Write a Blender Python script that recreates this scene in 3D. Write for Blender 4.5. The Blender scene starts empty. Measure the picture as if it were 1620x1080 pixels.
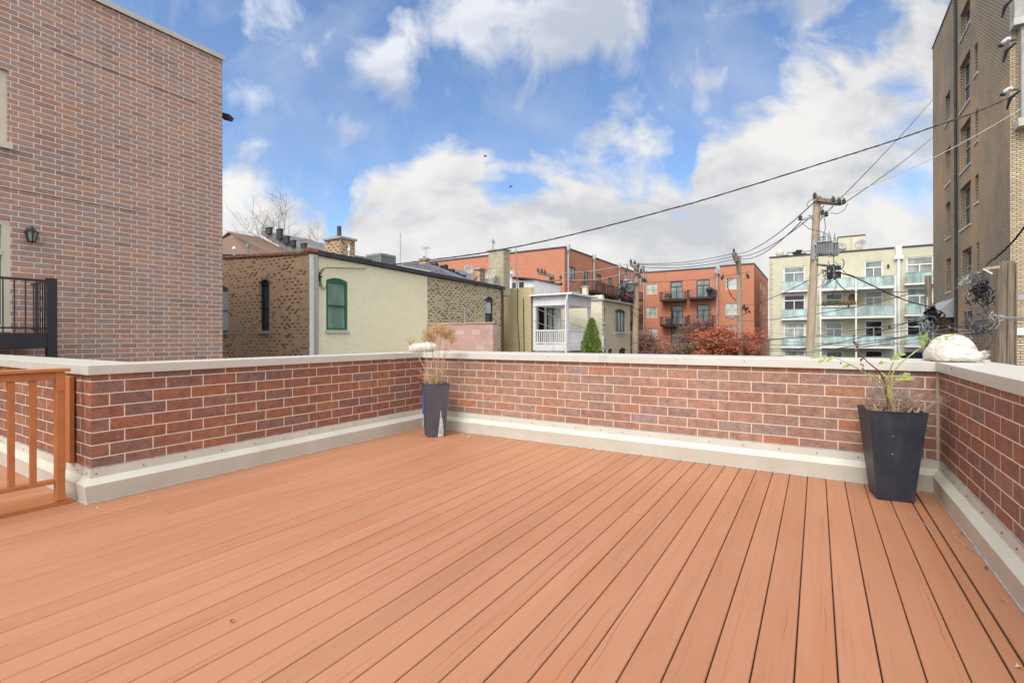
import bpy, math, random
from mathutils import Vector, Matrix
random.seed(7)
scn = bpy.context.scene
col = scn.collection
# ------------------------------------------------------------------ camera
F, YAW, CY, ROLL, EYE = 768.7, .5604, 533.1, -.0024, 1.3
Fw = Vector((-math.sin(YAW), math.cos(YAW), 0)); R0 = Vector((math.cos(YAW), math.sin(YAW), 0)); U0 = Vector((0, 0, 1))
Rt = R0*math.cos(ROLL) + U0*math.sin(ROLL); Up = U0*math.cos(ROLL) - R0*math.sin(ROLL)
CAM = Vector((0, 0, EYE))
cd = bpy.data.cameras.new('camera'); cam = bpy.data.objects.new('camera', cd); col.objects.link(cam)
cd.sensor_width = 36; cd.lens = F/1620*36; cd.shift_y = (CY-540)/1620; cd.clip_end = 3000; cd.clip_start = .05
cam.matrix_world = Matrix(((Rt.x, Up.x, -Fw.x, 0), (Rt.y, Up.y, -Fw.y, 0), (Rt.z, Up.z, -Fw.z, EYE), (0, 0, 0, 1)))
scn.camera = cam
def ray(px, py): return Fw + Rt*((px-810)/F) + Up*((CY-py)/F)      # survey helper: direction of a sight line
def onX(px, py, X): r = ray(px, py); return CAM + r*(X/r.x)
def onY(px, py, Y): r = ray(px, py); return CAM + r*(Y/r.y)
def onZ(px, py, z): r = ray(px, py); return CAM + r*((z-EYE)/r.z)
def atZ(px, py, d): return CAM + ray(px, py)*d
GZ = -3.2
# ------------------------------------------------------------------ tagging and building
def tag(o, label=None, cat=None, group=None, kind=None):
    if label: o['label'] = label
    if cat: o['category'] = cat
    if group: o['group'] = group
    if kind: o['kind'] = kind
    return o
ORG = {}
def thing(name, loc, label, cat, group=None):
    o = bpy.data.objects.new(name, None); col.objects.link(o); o.location = loc; o.empty_display_size = .2
    ORG[o.name] = Vector(loc); return tag(o, label, cat, group)
class MB:
    def __init__(s): s.v = []; s.f = []; s.sm = []
    def add(s, vs, fs, smooth=False):
        b = len(s.v); s.v += [Vector(p) for p in vs]
        for f in fs: s.f.append([b+i for i in f]); s.sm.append(smooth)
        return s
    def quad(s, *p): return s.add(p, [list(range(len(p)))])
    def box(s, x0, x1, y0, y1, z0, z1):
        if x0 > x1: x0, x1 = x1, x0
        if y0 > y1: y0, y1 = y1, y0
        if z0 > z1: z0, z1 = z1, z0
        return s.add([(x0,y0,z0),(x1,y0,z0),(x1,y1,z0),(x0,y1,z0),(x0,y0,z1),(x1,y0,z1),(x1,y1,z1),(x0,y1,z1)],
                     [(0,3,2,1),(4,5,6,7),(0,1,5,4),(1,2,6,5),(2,3,7,6),(3,0,4,7)])
    def obox(s, c, ax, ay, az):     # oriented box: centre and three half-axes
        c, ax, ay, az = map(Vector, (c, ax, ay, az)); P = []
        for k in (-1, 1):
            for i, j in ((-1,-1),(1,-1),(1,1),(-1,1)): P.append(c+ax*i+ay*j+az*k)
        return s.add(P, [(0,3,2,1),(4,5,6,7),(0,1,5,4),(1,2,6,5),(2,3,7,6),(3,0,4,7)])
    def bar(s, a, b, w, h=None):
        a, b = Vector(a), Vector(b); d = (b-a); L = d.length; d.normalize()
        x = d.cross(Vector((0,0,1)));
        if x.length < .01: x = Vector((1,0,0))
        x.normalize(); y = x.cross(d); h = h or w
        return s.obox((a+b)/2, x*w/2, y*h/2, d*L/2)
    def tube(s, pts, r, n=6, cap=True):
        pts = [Vector(p) for p in pts]; m = len(pts); rs = r if isinstance(r, (list, tuple)) else [r]*m
        V = []; x = None
        for i, p in enumerate(pts):
            d = (pts[min(i+1, m-1)]-pts[max(i-1, 0)])
            if d.length < 1e-9: d = Vector((0,0,1))
            d.normalize()
            if x is None: x = d.cross(Vector((0,0,1))) if abs(d.z) < .95 else d.cross(Vector((1,0,0)))
            x = x-d*x.dot(d)
            if x.length < 1e-6: x = d.orthogonal()
            x.normalize(); y = d.cross(x)
            for k in range(n):
                a = 2*math.pi*k/n; V.append(p+(x*math.cos(a)+y*math.sin(a))*rs[i])
        Fc = [(i*n+k, i*n+(k+1) % n, (i+1)*n+(k+1) % n, (i+1)*n+k) for i in range(m-1) for k in range(n)]
        s.add(V, Fc, True)
        if cap: s.add(V[:n], [list(range(n))[::-1]]); s.add(V[-n:], [list(range(n))])
        return s
    def lathe(s, c, prof, n=12, ax=(0,0,1)):
        c = Vector(c); ax = Vector(ax).normalized(); x = ax.orthogonal().normalized(); y = ax.cross(x)
        V = [c+ax*h+(x*math.cos(2*math.pi*k/n)+y*math.sin(2*math.pi*k/n))*r for r, h in prof for k in range(n)]
        s.add(V, [(i*n+k, i*n+(k+1) % n, (i+1)*n+(k+1) % n, (i+1)*n+k) for i in range(len(prof)-1) for k in range(n)], n > 8)
        s.add(V[:n], [list(range(n))[::-1]]); s.add(V[-n:], [list(range(n))]); return s
    def prismY(s, pts, y0, y1):      # (x,z) polygon extruded along Y
        n = len(pts); V = [(x, y0, z) for x, z in pts]+[(x, y1, z) for x, z in pts]
        return s.add(V, [list(range(n)), list(range(2*n-1, n-1, -1))]+[(i, n+i, n+(i+1) % n, (i+1) % n) for i in range(n)])
    def prismX(s, pts, x0, x1):
        n = len(pts); V = [(x0, y, z) for y, z in pts]+[(x1, y, z) for y, z in pts]
        return s.add(V, [list(range(n)), list(range(2*n-1, n-1, -1))]+[(i, n+i, n+(i+1) % n, (i+1) % n) for i in range(n)])
    def build(s, name, mat, parent=None, smooth=False, bevel=0):
        org = ORG[parent.name] if parent else Vector((0,0,0))
        me = bpy.data.meshes.new(name); me.from_pydata([v-org for v in s.v], [], s.f)
        uv = me.uv_layers.new(name='UVMap')
        for p, sm in zip(me.polygons, s.sm):
            nrm = p.normal
            for li in p.loop_indices:
                q = s.v[me.loops[li].vertex_index]
                if abs(nrm.z) > .75: w = (q.x, q.y)
                elif abs(nrm.x) > abs(nrm.y): w = (q.y, q.z)
                else: w = (q.x, q.z)
                uv.data[li].uv = w
            p.use_smooth = sm or smooth
        me.materials.append(mat)
        o = bpy.data.objects.new(name, me); col.objects.link(o)
        if parent: o.parent = parent
        ORG[o.name] = org
        if bevel:
            b = o.modifiers.new('bevel', 'BEVEL'); b.width = bevel; b.segments = 2; b.limit_method = 'ANGLE'
        return o
def rebase(o, loc):                 # put the origin of a one-mesh thing at its base
    loc = Vector(loc)
    for v in o.data.vertices: v.co -= loc
    o.location = loc; ORG[o.name] = loc; return o
def solo(mb, name, mat, loc, label, cat, group=None, bevel=0, smooth=False):
    o = mb.build(name, mat, None, smooth, bevel); rebase(o, loc); return tag(o, label, cat, group)
# wall coordinate frames: u along the wall, v up, d inward
class K:
    def __init__(s, kind, c): s.k = kind; s.c = c
    def m(s, u, v, d=0):
        return Vector((u, s.c+d, v)) if s.k == 'S' else Vector((s.c-d, u, v)) if s.k == 'E' else Vector((s.c+d, u, v))
    def px(s, x, y):
        p = onY(x, y, s.c) if s.k == 'S' else onX(x, y, s.c); return (p.x if s.k == 'S' else p.y, p.z)
    def rect(s, x0, x1, y0, y1):
        ym = (y0+y1)/2; xm = (x0+x1)/2; a = s.px(x0, ym)[0]; b = s.px(x1, ym)[0]
        return (min(a, b), max(a, b), s.px(xm, y1)[1], s.px(xm, y0)[1])
    def box(s, mb, u0, u1, v0, v1, d0, d1):
        a = s.m(u0, v0, d0); b = s.m(u1, v1, d1); mb.box(a.x, b.x, a.y, b.y, a.z, b.z)
def wall(mb, k, u0, u1, v0, v1, holes, depth=.15, thick=.3, vt1=None):
    vt1 = v1 if vt1 is None else vt1
    us = sorted({u0, u1} | {round(x, 4) for h in holes for x in (h[0], h[1]) if u0 < x < u1})
    vs = sorted({v0} | {round(x, 4) for h in holes for x in (h[2], h[3]) if v0 < x < min(v1, vt1)})
    top = lambda u: v1+(vt1-v1)*(u-u0)/(u1-u0)
    rows = vs+['T']
    for i in range(len(us)-1):
        for j in range(len(rows)-1):
            cu = (us[i]+us[i+1])/2; a0 = rows[j]; t = rows[j+1]
            cv = (a0+(t if t != 'T' else top(cu)))/2
            if any(h[0] < cu < h[1] and h[2] < cv < h[3] for h in holes): continue
            ta, tb = (top(us[i]), top(us[i+1])) if t == 'T' else (t, t)
            mb.quad(k.m(us[i], a0), k.m(us[i+1], a0), k.m(us[i+1], tb), k.m(us[i], ta))
    for h in holes:
        a, b, c, d = h[:4]; ar = h[4] if len(h) > 4 else 0; n = 10
        arc = [(a+(b-a)*i/n, d-ar*(2*i/n-1)**2) for i in range(n+1)]
        for i in range(n):
            (p, q), (p2, q2) = arc[i], arc[i+1]
            mb.quad(k.m(p, q), k.m(p2, q2), k.m(p2, q2, depth), k.m(p, q, depth))
            if ar: mb.quad(k.m(p, q), k.m(p2, q2), k.m(p2, d), k.m(p, d))
        mb.quad(k.m(a, c), k.m(a, d-ar), k.m(a, d-ar, depth), k.m(a, c, depth))
        mb.quad(k.m(b, c), k.m(b, d-ar), k.m(b, d-ar, depth), k.m(b, c, depth))
        mb.quad(k.m(a, c), k.m(b, c), k.m(b, c, depth), k.m(a, c, depth))
    mb.quad(k.m(u0, v1), k.m(u1, vt1), k.m(u1, vt1, thick), k.m(u0, v1, thick))
    mb.quad(k.m(u0, v0), k.m(u0, v1), k.m(u0, v1, thick), k.m(u0, v0, thick))
    mb.quad(k.m(u1, v0), k.m(u1, vt1), k.m(u1, vt1, thick), k.m(u1, v0, thick))
    mb.quad(k.m(u0, v1, thick), k.m(u1, vt1, thick), k.m(u1, v0, thick), k.m(u0, v0, thick))
def window(parent, k, r, frame, glass, style='sash', depth=.12, fw=.06, sill=None, arch=0, name='window', trim=0, glass2=None, blind=None):
    u0, u1, v0, v1 = r[:4]; m = MB(); g = MB(); g2 = MB(); d0, d1 = depth-.05, depth+.03
    B = lambda a, b, c, d, e=0: k.box(m, a, b, c, d, d0-e, d1)
    n = 10; ar = arch
    if ar:
        for i in range(n):
            a = u0+(u1-u0)*i/n; b = u0+(u1-u0)*(i+1)/n
            za = v1-ar*(2*i/n-1)**2; zb = v1-ar*(2*(i+1)/n-1)**2
            P = [k.m(a, za, d0), k.m(b, zb, d0), k.m(b, v1-ar-fw, d0), k.m(a, v1-ar-fw, d0)]; Q = [k.m(a, za, d1), k.m(b, zb, d1), k.m(b, v1-ar-fw, d1), k.m(a, v1-ar-fw, d1)]
            m.add(P+Q, [(0,1,2,3),(3,2,6,7),(4,5,6,7)])
        t = v1-ar-fw
    else: B(u0, u1, v1-fw, v1); t = v1-fw
    B(u0, u0+fw, v0, t); B(u1-fw, u1, v0, t); B(u0+fw, u1-fw, v0, v0+fw)
    a, b, c = u0+fw, u1-fw, v0+fw; w = b-a; h = t-c
    bw = fw*.7
    if style == 'sash': B(a, b, c+h*.48, c+h*.48+bw, .015)
    if style == 'fix': pass
    if style == 'slider': B(a+w*.5-bw/2, a+w*.5+bw/2, c, t, .01)
    if style == 'transom':
        B(a, b, c+h*.7, c+h*.7+bw*1.3, .01); B(a+w*.5-bw/2, a+w*.5+bw/2, c, c+h*.7, .01)
    if style == 'twin': B(a+w*.5-bw/2, a+w*.5+bw/2, c, t, .01); B(a, a+w*.5-bw/2, c+h*.5-bw/2, c+h*.5+bw/2); B(a+w*.5+bw/2, b, c+h*.5-bw/2, c+h*.5+bw/2)
    if style == 'muntin':
        B(a+w/3-.02, a+w/3+.02, c, t); B(a+2*w/3-.02, a+2*w/3+.02, c, t)
    fo = m.build(name, frame, parent)
    if glass2 and style in ('sash', 'transom'):
        cut = c+h*(.48 if style == 'sash' else .7)
        k.box(g, a, b, c, cut, depth-.005, depth+.01); k.box(g2, a, b, cut+bw, t, depth-.005, depth+.01); g2.build('pane', glass2, fo)
    else: k.box(g, a, b, c, t, depth-.005, depth+.01)
    g.build('pane', glass, fo)
    if sill:
        s = MB(); k.box(s, u0-.06, u1+.06, v0-.11, v0-.003, -.05, depth); s.build('sill', sill, fo)
    if trim:
        s = MB(); tw = trim
        k.box(s, u0-tw, u0-.002, v0-tw, v1+tw, -.03, .02); k.box(s, u1+.002, u1+tw, v0-tw, v1+tw, -.03, .02); k.box(s, u0-.002, u1+.002, v1+.002, v1+tw, -.028, .02); k.box(s, u0-.002, u1+.002, v0-tw, v0-.002, -.028, .02)
        s.build('trim', frame, fo)
    return fo
# ------------------------------------------------------------------ materials
def mat(name): 
    m = bpy.data.materials.new(name); m.use_nodes = True; nt = m.node_tree; b = nt.nodes['Principled BSDF']; return m, nt, b
def N(nt, t, **kw):
    n = nt.nodes.new(t)
    for k_, v in kw.items():
        if k_.startswith('i_'): n.inputs[k_[2:].replace('_', ' ')].default_value = v
        else: setattr(n, k_, v)
    return n
def c4(c): return (c[0], c[1], c[2], 1)
def ramp(nt, fac, stops, interp='LINEAR'):
    r = nt.nodes.new('ShaderNodeValToRGB'); r.color_ramp.interpolation = interp; e = r.color_ramp.elements
    while len(e) < len(stops): e.new(.5)
    for i, (p, c) in enumerate(stops): e[i].position = p; e[i].color = c4(c) if not isinstance(c, (int, float)) else (c, c, c, 1)
    nt.links.new(fac, r.inputs[0]); return r.outputs[0]
def mixc(nt, fac, a, b, mode='MIX'):
    n = nt.nodes.new('ShaderNodeMix'); n.data_type = 'RGBA'; n.blend_type = mode
    for sock, v in ((n.inputs[0], fac), (n.inputs[6], a), (n.inputs[7], b)):
        if hasattr(v, 'is_linked'): nt.links.new(v, sock)
        elif isinstance(v, (int, float)): sock.default_value = v
        else: sock.default_value = c4(v)
    return n.outputs[2]
def math_(nt, op, a, b=None, c=None, clamp=False):
    n = nt.nodes.new('ShaderNodeMath'); n.operation = op; n.use_clamp = clamp
    for i, v in enumerate((a, b, c)):
        if v is None: continue
        if hasattr(v, 'is_linked'): nt.links.new(v, n.inputs[i])
        else: n.inputs[i].default_value = v
    return n.outputs[0]
def noise(nt, vec, scale, detail=4, rough=.55, dist=0):
    n = N(nt, 'ShaderNodeTexNoise'); n.inputs['Scale'].default_value = scale; n.inputs['Detail'].default_value = detail
    n.inputs['Roughness'].default_value = rough; n.inputs['Distortion'].default_value = dist
    if vec is not None: nt.links.new(vec, n.inputs['Vector'])
    return n.outputs['Fac']
def mapping(nt, vec, sc=(1,1,1), loc=(0,0,0)):
    n = N(nt, 'ShaderNodeMapping'); n.inputs['Scale'].default_value = sc; n.inputs['Location'].default_value = loc; nt.links.new(vec, n.inputs[0]); return n.outputs[0]
def bump(nt, b, h, strength=.3, dist=.01):
    n = N(nt, 'ShaderNodeBump'); n.inputs['Strength'].default_value = strength; n.inputs['Distance'].default_value = dist
    nt.links.new(h, n.inputs['Height']); nt.links.new(n.outputs[0], b.inputs['Normal'])
def plain(name, c, rough=.6, metal=0, var=.12, scale=6, bmp=.1, spec=.5, dirt=None):
    m, nt, b = mat(name); pos = N(nt, 'ShaderNodeNewGeometry').outputs['Position']
    n1 = noise(nt, pos, scale, 5); dk = tuple(x*(1-var*1.6) for x in c); lt = tuple(min(1, x*(1+var)) for x in c)
    o = ramp(nt, n1, [(.3, dk), (.7, lt)])
    if dirt:
        n2 = noise(nt, mapping(nt, pos, (1, 1, .25)), scale*1.7, 6, .65)
        o = mixc(nt, ramp(nt, n2, [(.5, 0), (.75, .6)]), o, dirt)
    nt.links.new(o, b.inputs['Base Color']); b.inputs['Roughness'].default_value = rough; b.inputs['Metallic'].default_value = metal
    b.inputs['Specular IOR Level'].default_value = spec
    if bmp: bump(nt, b, noise(nt, pos, scale*12, 3), bmp, .004)
    return m
def brick(name, bw, rh, ms, cols, mort, off=.333, loc=(0, 0), bmp=.5, rough=.75, spots=.15, stain=None, mortdark=None, interp='LINEAR', weather=.18, smooth=.1, jitter=0, dark=None):
    m, nt, b = mat(name); uv = N(nt, 'ShaderNodeUVMap').outputs[0]; uvm = mapping(nt, uv, (1,1,1), (loc[0], loc[1], 0))
    if jitter:
        nn = N(nt, 'ShaderNodeTexNoise'); nn.inputs['Scale'].default_value = 9; nt.links.new(uvm, nn.inputs['Vector'])
        vm = N(nt, 'ShaderNodeVectorMath', operation='MULTIPLY_ADD'); nt.links.new(nn.outputs['Color'], vm.inputs[0]); vm.inputs[1].default_value = (jitter, jitter, 0); nt.links.new(uvm, vm.inputs[2]); uvm = vm.outputs[0]
    t = N(nt, 'ShaderNodeTexBrick', offset=off, offset_frequency=2, squash=1)
    nt.links.new(uvm, t.inputs['Vector'])
    for k_, v in (('Color1', (0,0,0,1)), ('Color2', (1,1,1,1)), ('Mortar', (.5,.5,.5,1)), ('Scale', 1), ('Mortar Size', ms), ('Mortar Smooth', smooth), ('Bias', 0), ('Brick Width', bw), ('Row Height', rh)): t.inputs[k_].default_value = v
    n = len(cols); st = [((i+.0)/n if interp == 'CONSTANT' else i/(n-1), c) for i, c in enumerate(cols)]
    sx = N(nt, 'ShaderNodeSeparateXYZ'); nt.links.new(uvm, sx.inputs[0]); row = math_(nt, 'FLOOR', math_(nt, 'DIVIDE', sx.outputs[1], rh))
    even = math_(nt, 'SUBTRACT', 1, math_(nt, 'FLOORED_MODULO', row, 2)); colm = math_(nt, 'FLOOR', math_(nt, 'DIVIDE', math_(nt, 'ADD', sx.outputs[0], math_(nt, 'MULTIPLY', even, off*bw)), bw))
    cb = N(nt, 'ShaderNodeCombineXYZ'); nt.links.new(colm, cb.inputs[0]); nt.links.new(row, cb.inputs[1]); wn = N(nt, 'ShaderNodeTexWhiteNoise', noise_dimensions='2D'); nt.links.new(cb.outputs[0], wn.inputs['Vector'])
    c = ramp(nt, wn.outputs['Value'], st, interp)
    if dark:      # burnt headers, set apart from one another as a bricklayer does
        half = math_(nt, 'FLOORED_MODULO', math_(nt, 'FLOOR', math_(nt, 'DIVIDE', row, 2)), 2)
        dm = math_(nt, 'MULTIPLY', even, math_(nt, 'COMPARE', math_(nt, 'FLOORED_MODULO', colm, 2), half, .1))
        dm = math_(nt, 'MULTIPLY', dm, math_(nt, 'LESS_THAN', wn.outputs['Value'], dark[1]))
        sc2 = N(nt, 'ShaderNodeSeparateColor'); nt.links.new(wn.outputs['Color'], sc2.inputs[0])
        dm = math_(nt, 'MAXIMUM', dm, math_(nt, 'LESS_THAN', sc2.outputs[1], dark[2]))
        c = mixc(nt, dm, c, dark[0])
    nz = noise(nt, uv, 14/bw*.3, 5, .7); nz2 = noise(nt, mapping(nt, uv, (1, .6, 1)), 130, 3, .65); big = noise(nt, uv, .7, 5, .6)
    c = mixc(nt, 1, c, ramp(nt, nz, [(.3, 1-weather*1.3), (.7, 1+weather*.5)]), 'MULTIPLY')
    c = mixc(nt, spots, c, ramp(nt, nz2, [(.36, (.05,.03,.03)), (.46, (1,1,1))]), 'MULTIPLY')
    c = mixc(nt, 1, c, ramp(nt, big, [(.3, 1-weather*.7), (.7, 1+weather*.3)]), 'MULTIPLY')
    mc = mort
    if mortdark: mc = mixc(nt, ramp(nt, noise(nt, uv, 1.5, 5, .7), [(.4, 0), (.6, 1)]), mort, mortdark)
    c = mixc(nt, t.outputs['Fac'], c, mc)
    if stain: c = mixc(nt, ramp(nt, noise(nt, mapping(nt, uv, (1, .45, 1)), stain[1], 6, .65), [(.46, 0), (.62, stain[2])]), c, stain[0])
    nt.links.new(c, b.inputs['Base Color']); b.inputs['Roughness'].default_value = rough; b.inputs['Specular IOR Level'].default_value = .35
    h = math_(nt, 'ADD', math_(nt, 'MULTIPLY', math_(nt, 'SUBTRACT', 1, t.outputs['Fac']), 1), math_(nt, 'MULTIPLY', nz, .35))
    bump(nt, b, h, bmp, .008); return m
M = {}
RB = [(.28,.13,.095), (.33,.13,.08), (.25,.135,.115), (.37,.145,.08), (.30,.13,.09), (.38,.165,.09), (.27,.155,.13), (.33,.12,.072)]
# third-bond utility brick of the parapets (courses 101.6 mm, bricks 305 mm)
def par_brick(n, lx, cols=RB): return brick(n, .3048, .1016, .0048, cols, (.64,.55,.44), .333, (lx, .1016*10-.957), .8, .5, .75, weather=.3, jitter=.0035)
RBK = [(.37,.215,.16), (.42,.21,.14), (.33,.22,.19), (.46,.20,.11), (.39,.235,.175), (.43,.22,.145), (.35,.245,.215), (.38,.185,.13), (.41,.245,.18), (.31,.19,.155)]
M['brick_back'] = par_brick('parapet brick back', 3.19, RBK)
M['brick_side'] = par_brick('parapet brick sides', .12)
M['brick_left'] = brick('townhouse brick', .3048, .1016, .006, [(.37,.235,.19), (.46,.27,.195), (.38,.27,.235), (.52,.295,.19), (.42,.255,.20), (.47,.25,.175), (.38,.28,.25), (.41,.25,.195), (.33,.21,.175)], (.70,.66,.60), .333, (0, .03), .6, .7, .35, weather=.2)
M['common'] = brick('common brick', .15, .058, .007, [(.60,.36,.2), (.52,.31,.17), (.62,.37,.2), (.58,.35,.2), (.50,.30,.17), (.70,.42,.23), (.60,.36,.19), (.66,.39,.21), (.48,.33,.21)], (.50,.40,.28), .5, (0, 0), .8, .9, .3, stain=((.36,.32,.22), .45, .5), interp='CONSTANT', dark=((.05,.038,.03), .62, .035))
M['cream_brick'] = brick('cream and black brick', .15, .058, .008, [(.60,.52,.33), (.56,.48,.3), (.55,.47,.30), (.62,.54,.36), (.56,.48,.31), (.42,.35,.22), (.50,.42,.26)], (.46,.40,.27), .5, (0, 0), .8, .9, .3, interp='CONSTANT', dark=((.07,.055,.042), .72, .07))
M['tan_brick'] = brick('weathered yellow brick', .215, .0725, .006, [(.50,.41,.21), (.58,.48,.26), (.54,.43,.2), (.60,.51,.3)], (.54,.47,.32), .5, (0, 0), .5, .9, .3, stain=((.46,.33,.14), .5, .6))
M['khaki_brick'] = brick('khaki brick', .215, .0725, .006, [(.46,.38,.27), (.52,.44,.31), (.48,.4,.28), (.54,.46,.33)], (.48,.42,.32), .5, (0, 0), .4, .9, .2)
M['chimney_cream'] = brick('cream chimney brick', .215, .0725, .009, [(.48,.41,.28), (.40,.33,.22), (.52,.46,.32), (.3,.25,.17)], (.38,.34,.26), .5, (0, 0), .6, .9, .3)
M['yellow_paint'] = brick('painted brick, pale yellow', .215, .0725, .006, [(.79,.745,.52), (.83,.785,.56), (.81,.765,.53), (.77,.73,.51)], (.80,.755,.53), .5, (0, 0), .45, .6, .15, weather=.08, smooth=.6)
M['cream_paint'] = brick('painted brick, cream', .215, .0725, .006, [(.66,.62,.47), (.70,.66,.50), (.66,.63,.48), (.62,.58,.44)], (.65,.61,.46), .5, (0, 0), .35, .7, .1, weather=.1, smooth=.6)
M['pink_block'] = brick('pink block', .40, .20, .006, [(.47,.30,.25), (.52,.34,.29), (.50,.32,.27), (.58,.42,.36)], (.40,.27,.22), .5, (0, 0), .3, .85, .1, weather=.12)
M['red_brick'] = brick('orange red brick', .215, .0725, .009, [(.45,.13,.06), (.53,.17,.08), (.49,.15,.068), (.41,.12,.058), (.55,.185,.09)], (.55,.33,.24), .5, (0, 0), .3, .85, .1, weather=.15)
M['tower_brick'] = brick('tower brick', .23, .083, .026, [(.70,.56,.37), (.78,.65,.46), (.73,.58,.39), (.80,.70,.53), (.75,.61,.42)], (.11,.085,.06), .5, (0, 0), 1, .9, .2, stain=((.62,.37,.19), .16, .5), weather=.3)
M['tower_buff'] = brick('tower front brick', .23, .083, .014, [(.58,.44,.27), (.64,.52,.35), (.52,.38,.22), (.66,.55,.4)], (.16,.13,.10), .5, (0, 0), 1, .9, .2, weather=.2)
M['stucco'] = plain('pale yellow stucco', (.57,.545,.40), .85, var=.04, scale=1.5, bmp=.05, dirt=(.5,.46,.29))
M['coping'] = plain('painted metal coping', (.49,.47,.42), .42, var=.04, scale=2.5, bmp=0, dirt=(.55,.52,.46))
M['flashing'] = plain('painted metal flashing', (.52,.51,.435), .45, var=.05, scale=3, bmp=.02, dirt=(.46,.43,.35))
M['sealant'] = plain('grey sealant', (.36,.36,.35), .6, var=.25, scale=18, bmp=.2)
M['white'] = plain('white paint', (.78,.78,.77), .5, var=.04, scale=4, bmp=.03)
M['white_worn'] = plain('worn white paint', (.72,.71,.72), .65, var=.06, scale=4, bmp=.1, dirt=(.45,.42,.41))
M['black'] = plain('black painted steel', (.018,.018,.02), .4, var=.1, scale=5, bmp=.03)
M['dark'] = plain('dark weathered metal', (.05,.05,.05), .6, var=.3, scale=5)
M['tar'] = plain('tar roofing', (.045,.045,.05), .8, var=.25, scale=3, bmp=.3)
M['slate'] = plain('slate grey roof', (.12,.13,.15), .7, var=.2, scale=3, bmp=.3)
M['galv'] = plain('galvanised steel', (.45,.46,.47), .4, .5, var=.12, scale=8, bmp=.03)
M['greymetal'] = plain('grey equipment paint', (.24,.27,.27), .5, var=.1, scale=5, bmp=.03)
M['green'] = plain('dark green paint', (.02,.12,.06), .45, var=.15, scale=6, bmp=.05)
M['navy'] = plain('dark window paint', (.02,.022,.03), .5, var=.1, scale=6, bmp=.03)
M['stone'] = plain('limestone', (.50,.48,.42), .8, var=.1, scale=5, bmp=.2, dirt=(.32,.3,.25))
M['oldstone'] = plain('weathered stone', (.36,.35,.32), .8, var=.1, scale=4, bmp=.2, dirt=(.2,.19,.17))
M['terracotta'] = plain('terracotta coping', (.30,.14,.10), .7, var=.25, scale=6, bmp=.2)
M['shingle'] = plain('brown shingles', (.16,.10,.068), .9, var=.2, scale=9, bmp=.4)
M['rust'] = plain('rust brown paint', (.10,.03,.02), .7, var=.2, scale=6)
M['beige'] = plain('beige window paint', (.56,.53,.42), .5, var=.03, scale=4, bmp=.02)
M['gate'] = plain('orange brown painted wood', (.42,.15,.048), .5, var=.08, scale=7, bmp=.08)
M['wood'] = None
M['asphalt'] = plain('asphalt', (.06,.06,.06), .9, var=.2, scale=4, bmp=.4)
M['rubber'] = plain('black cable sheath', (.012,.012,.013), .6, var=.1, scale=9, bmp=0)
M['greycable'] = plain('grey weathered cable', (.10,.10,.10), .6, var=.1, scale=9, bmp=0)
M['palecable'] = plain('bare aluminium cable', (.38,.37,.35), .5, var=.1, scale=9, bmp=0)
M['porcelain'] = plain('porcelain', (.62,.66,.66), .2, var=.05, bmp=0)
M['planter_dark'] = plain('charcoal planter resin', (.021,.028,.044), .5, var=.2, scale=5, bmp=.08, dirt=(.05,.055,.062))
M['planter_grey'] = plain('grey planter resin', (.062,.060,.075), .6, var=.12, scale=5, bmp=.08)
M['peel'] = plain('bare pale resin', (.42,.42,.41), .7, var=.3, scale=20)
M['soil'] = plain('dry mulch', (.13,.085,.055), .95, var=.5, scale=30, bmp=.8)
M['straw'] = plain('dry straw stems', (.45,.30,.16), .85, var=.2, scale=30, bmp=0)
M['fluff'] = plain('tan seed heads', (.50,.32,.15), .95, var=.2, scale=30, bmp=0)
M['drystem'] = plain('brown dry stem', (.16,.085,.06), .85, var=.3, scale=40, bmp=0)
M['twig'] = plain('dead twigs', (.42,.33,.28), .9, var=.2, scale=20, bmp=0)
M['greenstem'] = plain('green stem', (.36,.34,.12), .7, var=.2, scale=30, bmp=0)
M['blueplastic'] = plain('blue plastic', (.03,.10,.38), .4, var=.1, bmp=0)
M['carblue'] = plain('dark blue car paint', (.02,.03,.08), .2, var=.02, bmp=0)
M['yleaf'] = plain('yellow fallen leaf', (.5,.36,.06), .7, var=.2, scale=40)
M['bird'] = plain('dark feathers', (.06,.06,.06), .8, bmp=0)
def leafmat(name, cols, tr=.25):
    m, nt, b = mat(name); g = N(nt, 'ShaderNodeNewGeometry')
    o = ramp(nt, g.outputs['Random Per Island'], [(i/(len(cols)-1), c) for i, c in enumerate(cols)])
    nt.links.new(o, b.inputs['Base Color']); b.inputs['Roughness'].default_value = .7
    t = N(nt, 'ShaderNodeBsdfTranslucent'); nt.links.new(o, t.inputs[0]); mx = N(nt, 'ShaderNodeMixShader'); mx.inputs[0].default_value = tr
    nt.links.new(b.outputs[0], mx.inputs[1]); nt.links.new(t.outputs[0], mx.inputs[2]); nt.links.new(mx.outputs[0], nt.nodes['Material Output'].inputs[0]); return m
M['leaf'] = leafmat('young green leaf', [(.30,.42,.10), (.42,.50,.14), (.24,.36,.09)], .4)
M['cedar'] = leafmat('arborvitae foliage', [(.11,.18,.03), (.19,.28,.045), (.30,.38,.08), (.08,.13,.025)], .2)
M['redleaf'] = leafmat('orange red leaves', [(.48,.125,.06), (.58,.19,.09), (.38,.10,.055), (.62,.24,.12)], .25)
M['maroon'] = leafmat('dark maroon leaves', [(.24,.09,.065), (.34,.14,.10), (.18,.08,.06), (.30,.16,.10)], .2)
M['olive'] = leafmat('olive brown leaves', [(.17,.13,.06), (.26,.17,.08), (.14,.09,.05)], .2)
M['yellowleaf'] = leafmat('yellow leaves', [(.5,.38,.08), (.42,.30,.07)], .3)
M['bark'] = plain('bark', (.16,.12,.10), .9, var=.25, scale=10, bmp=.3)
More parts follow.
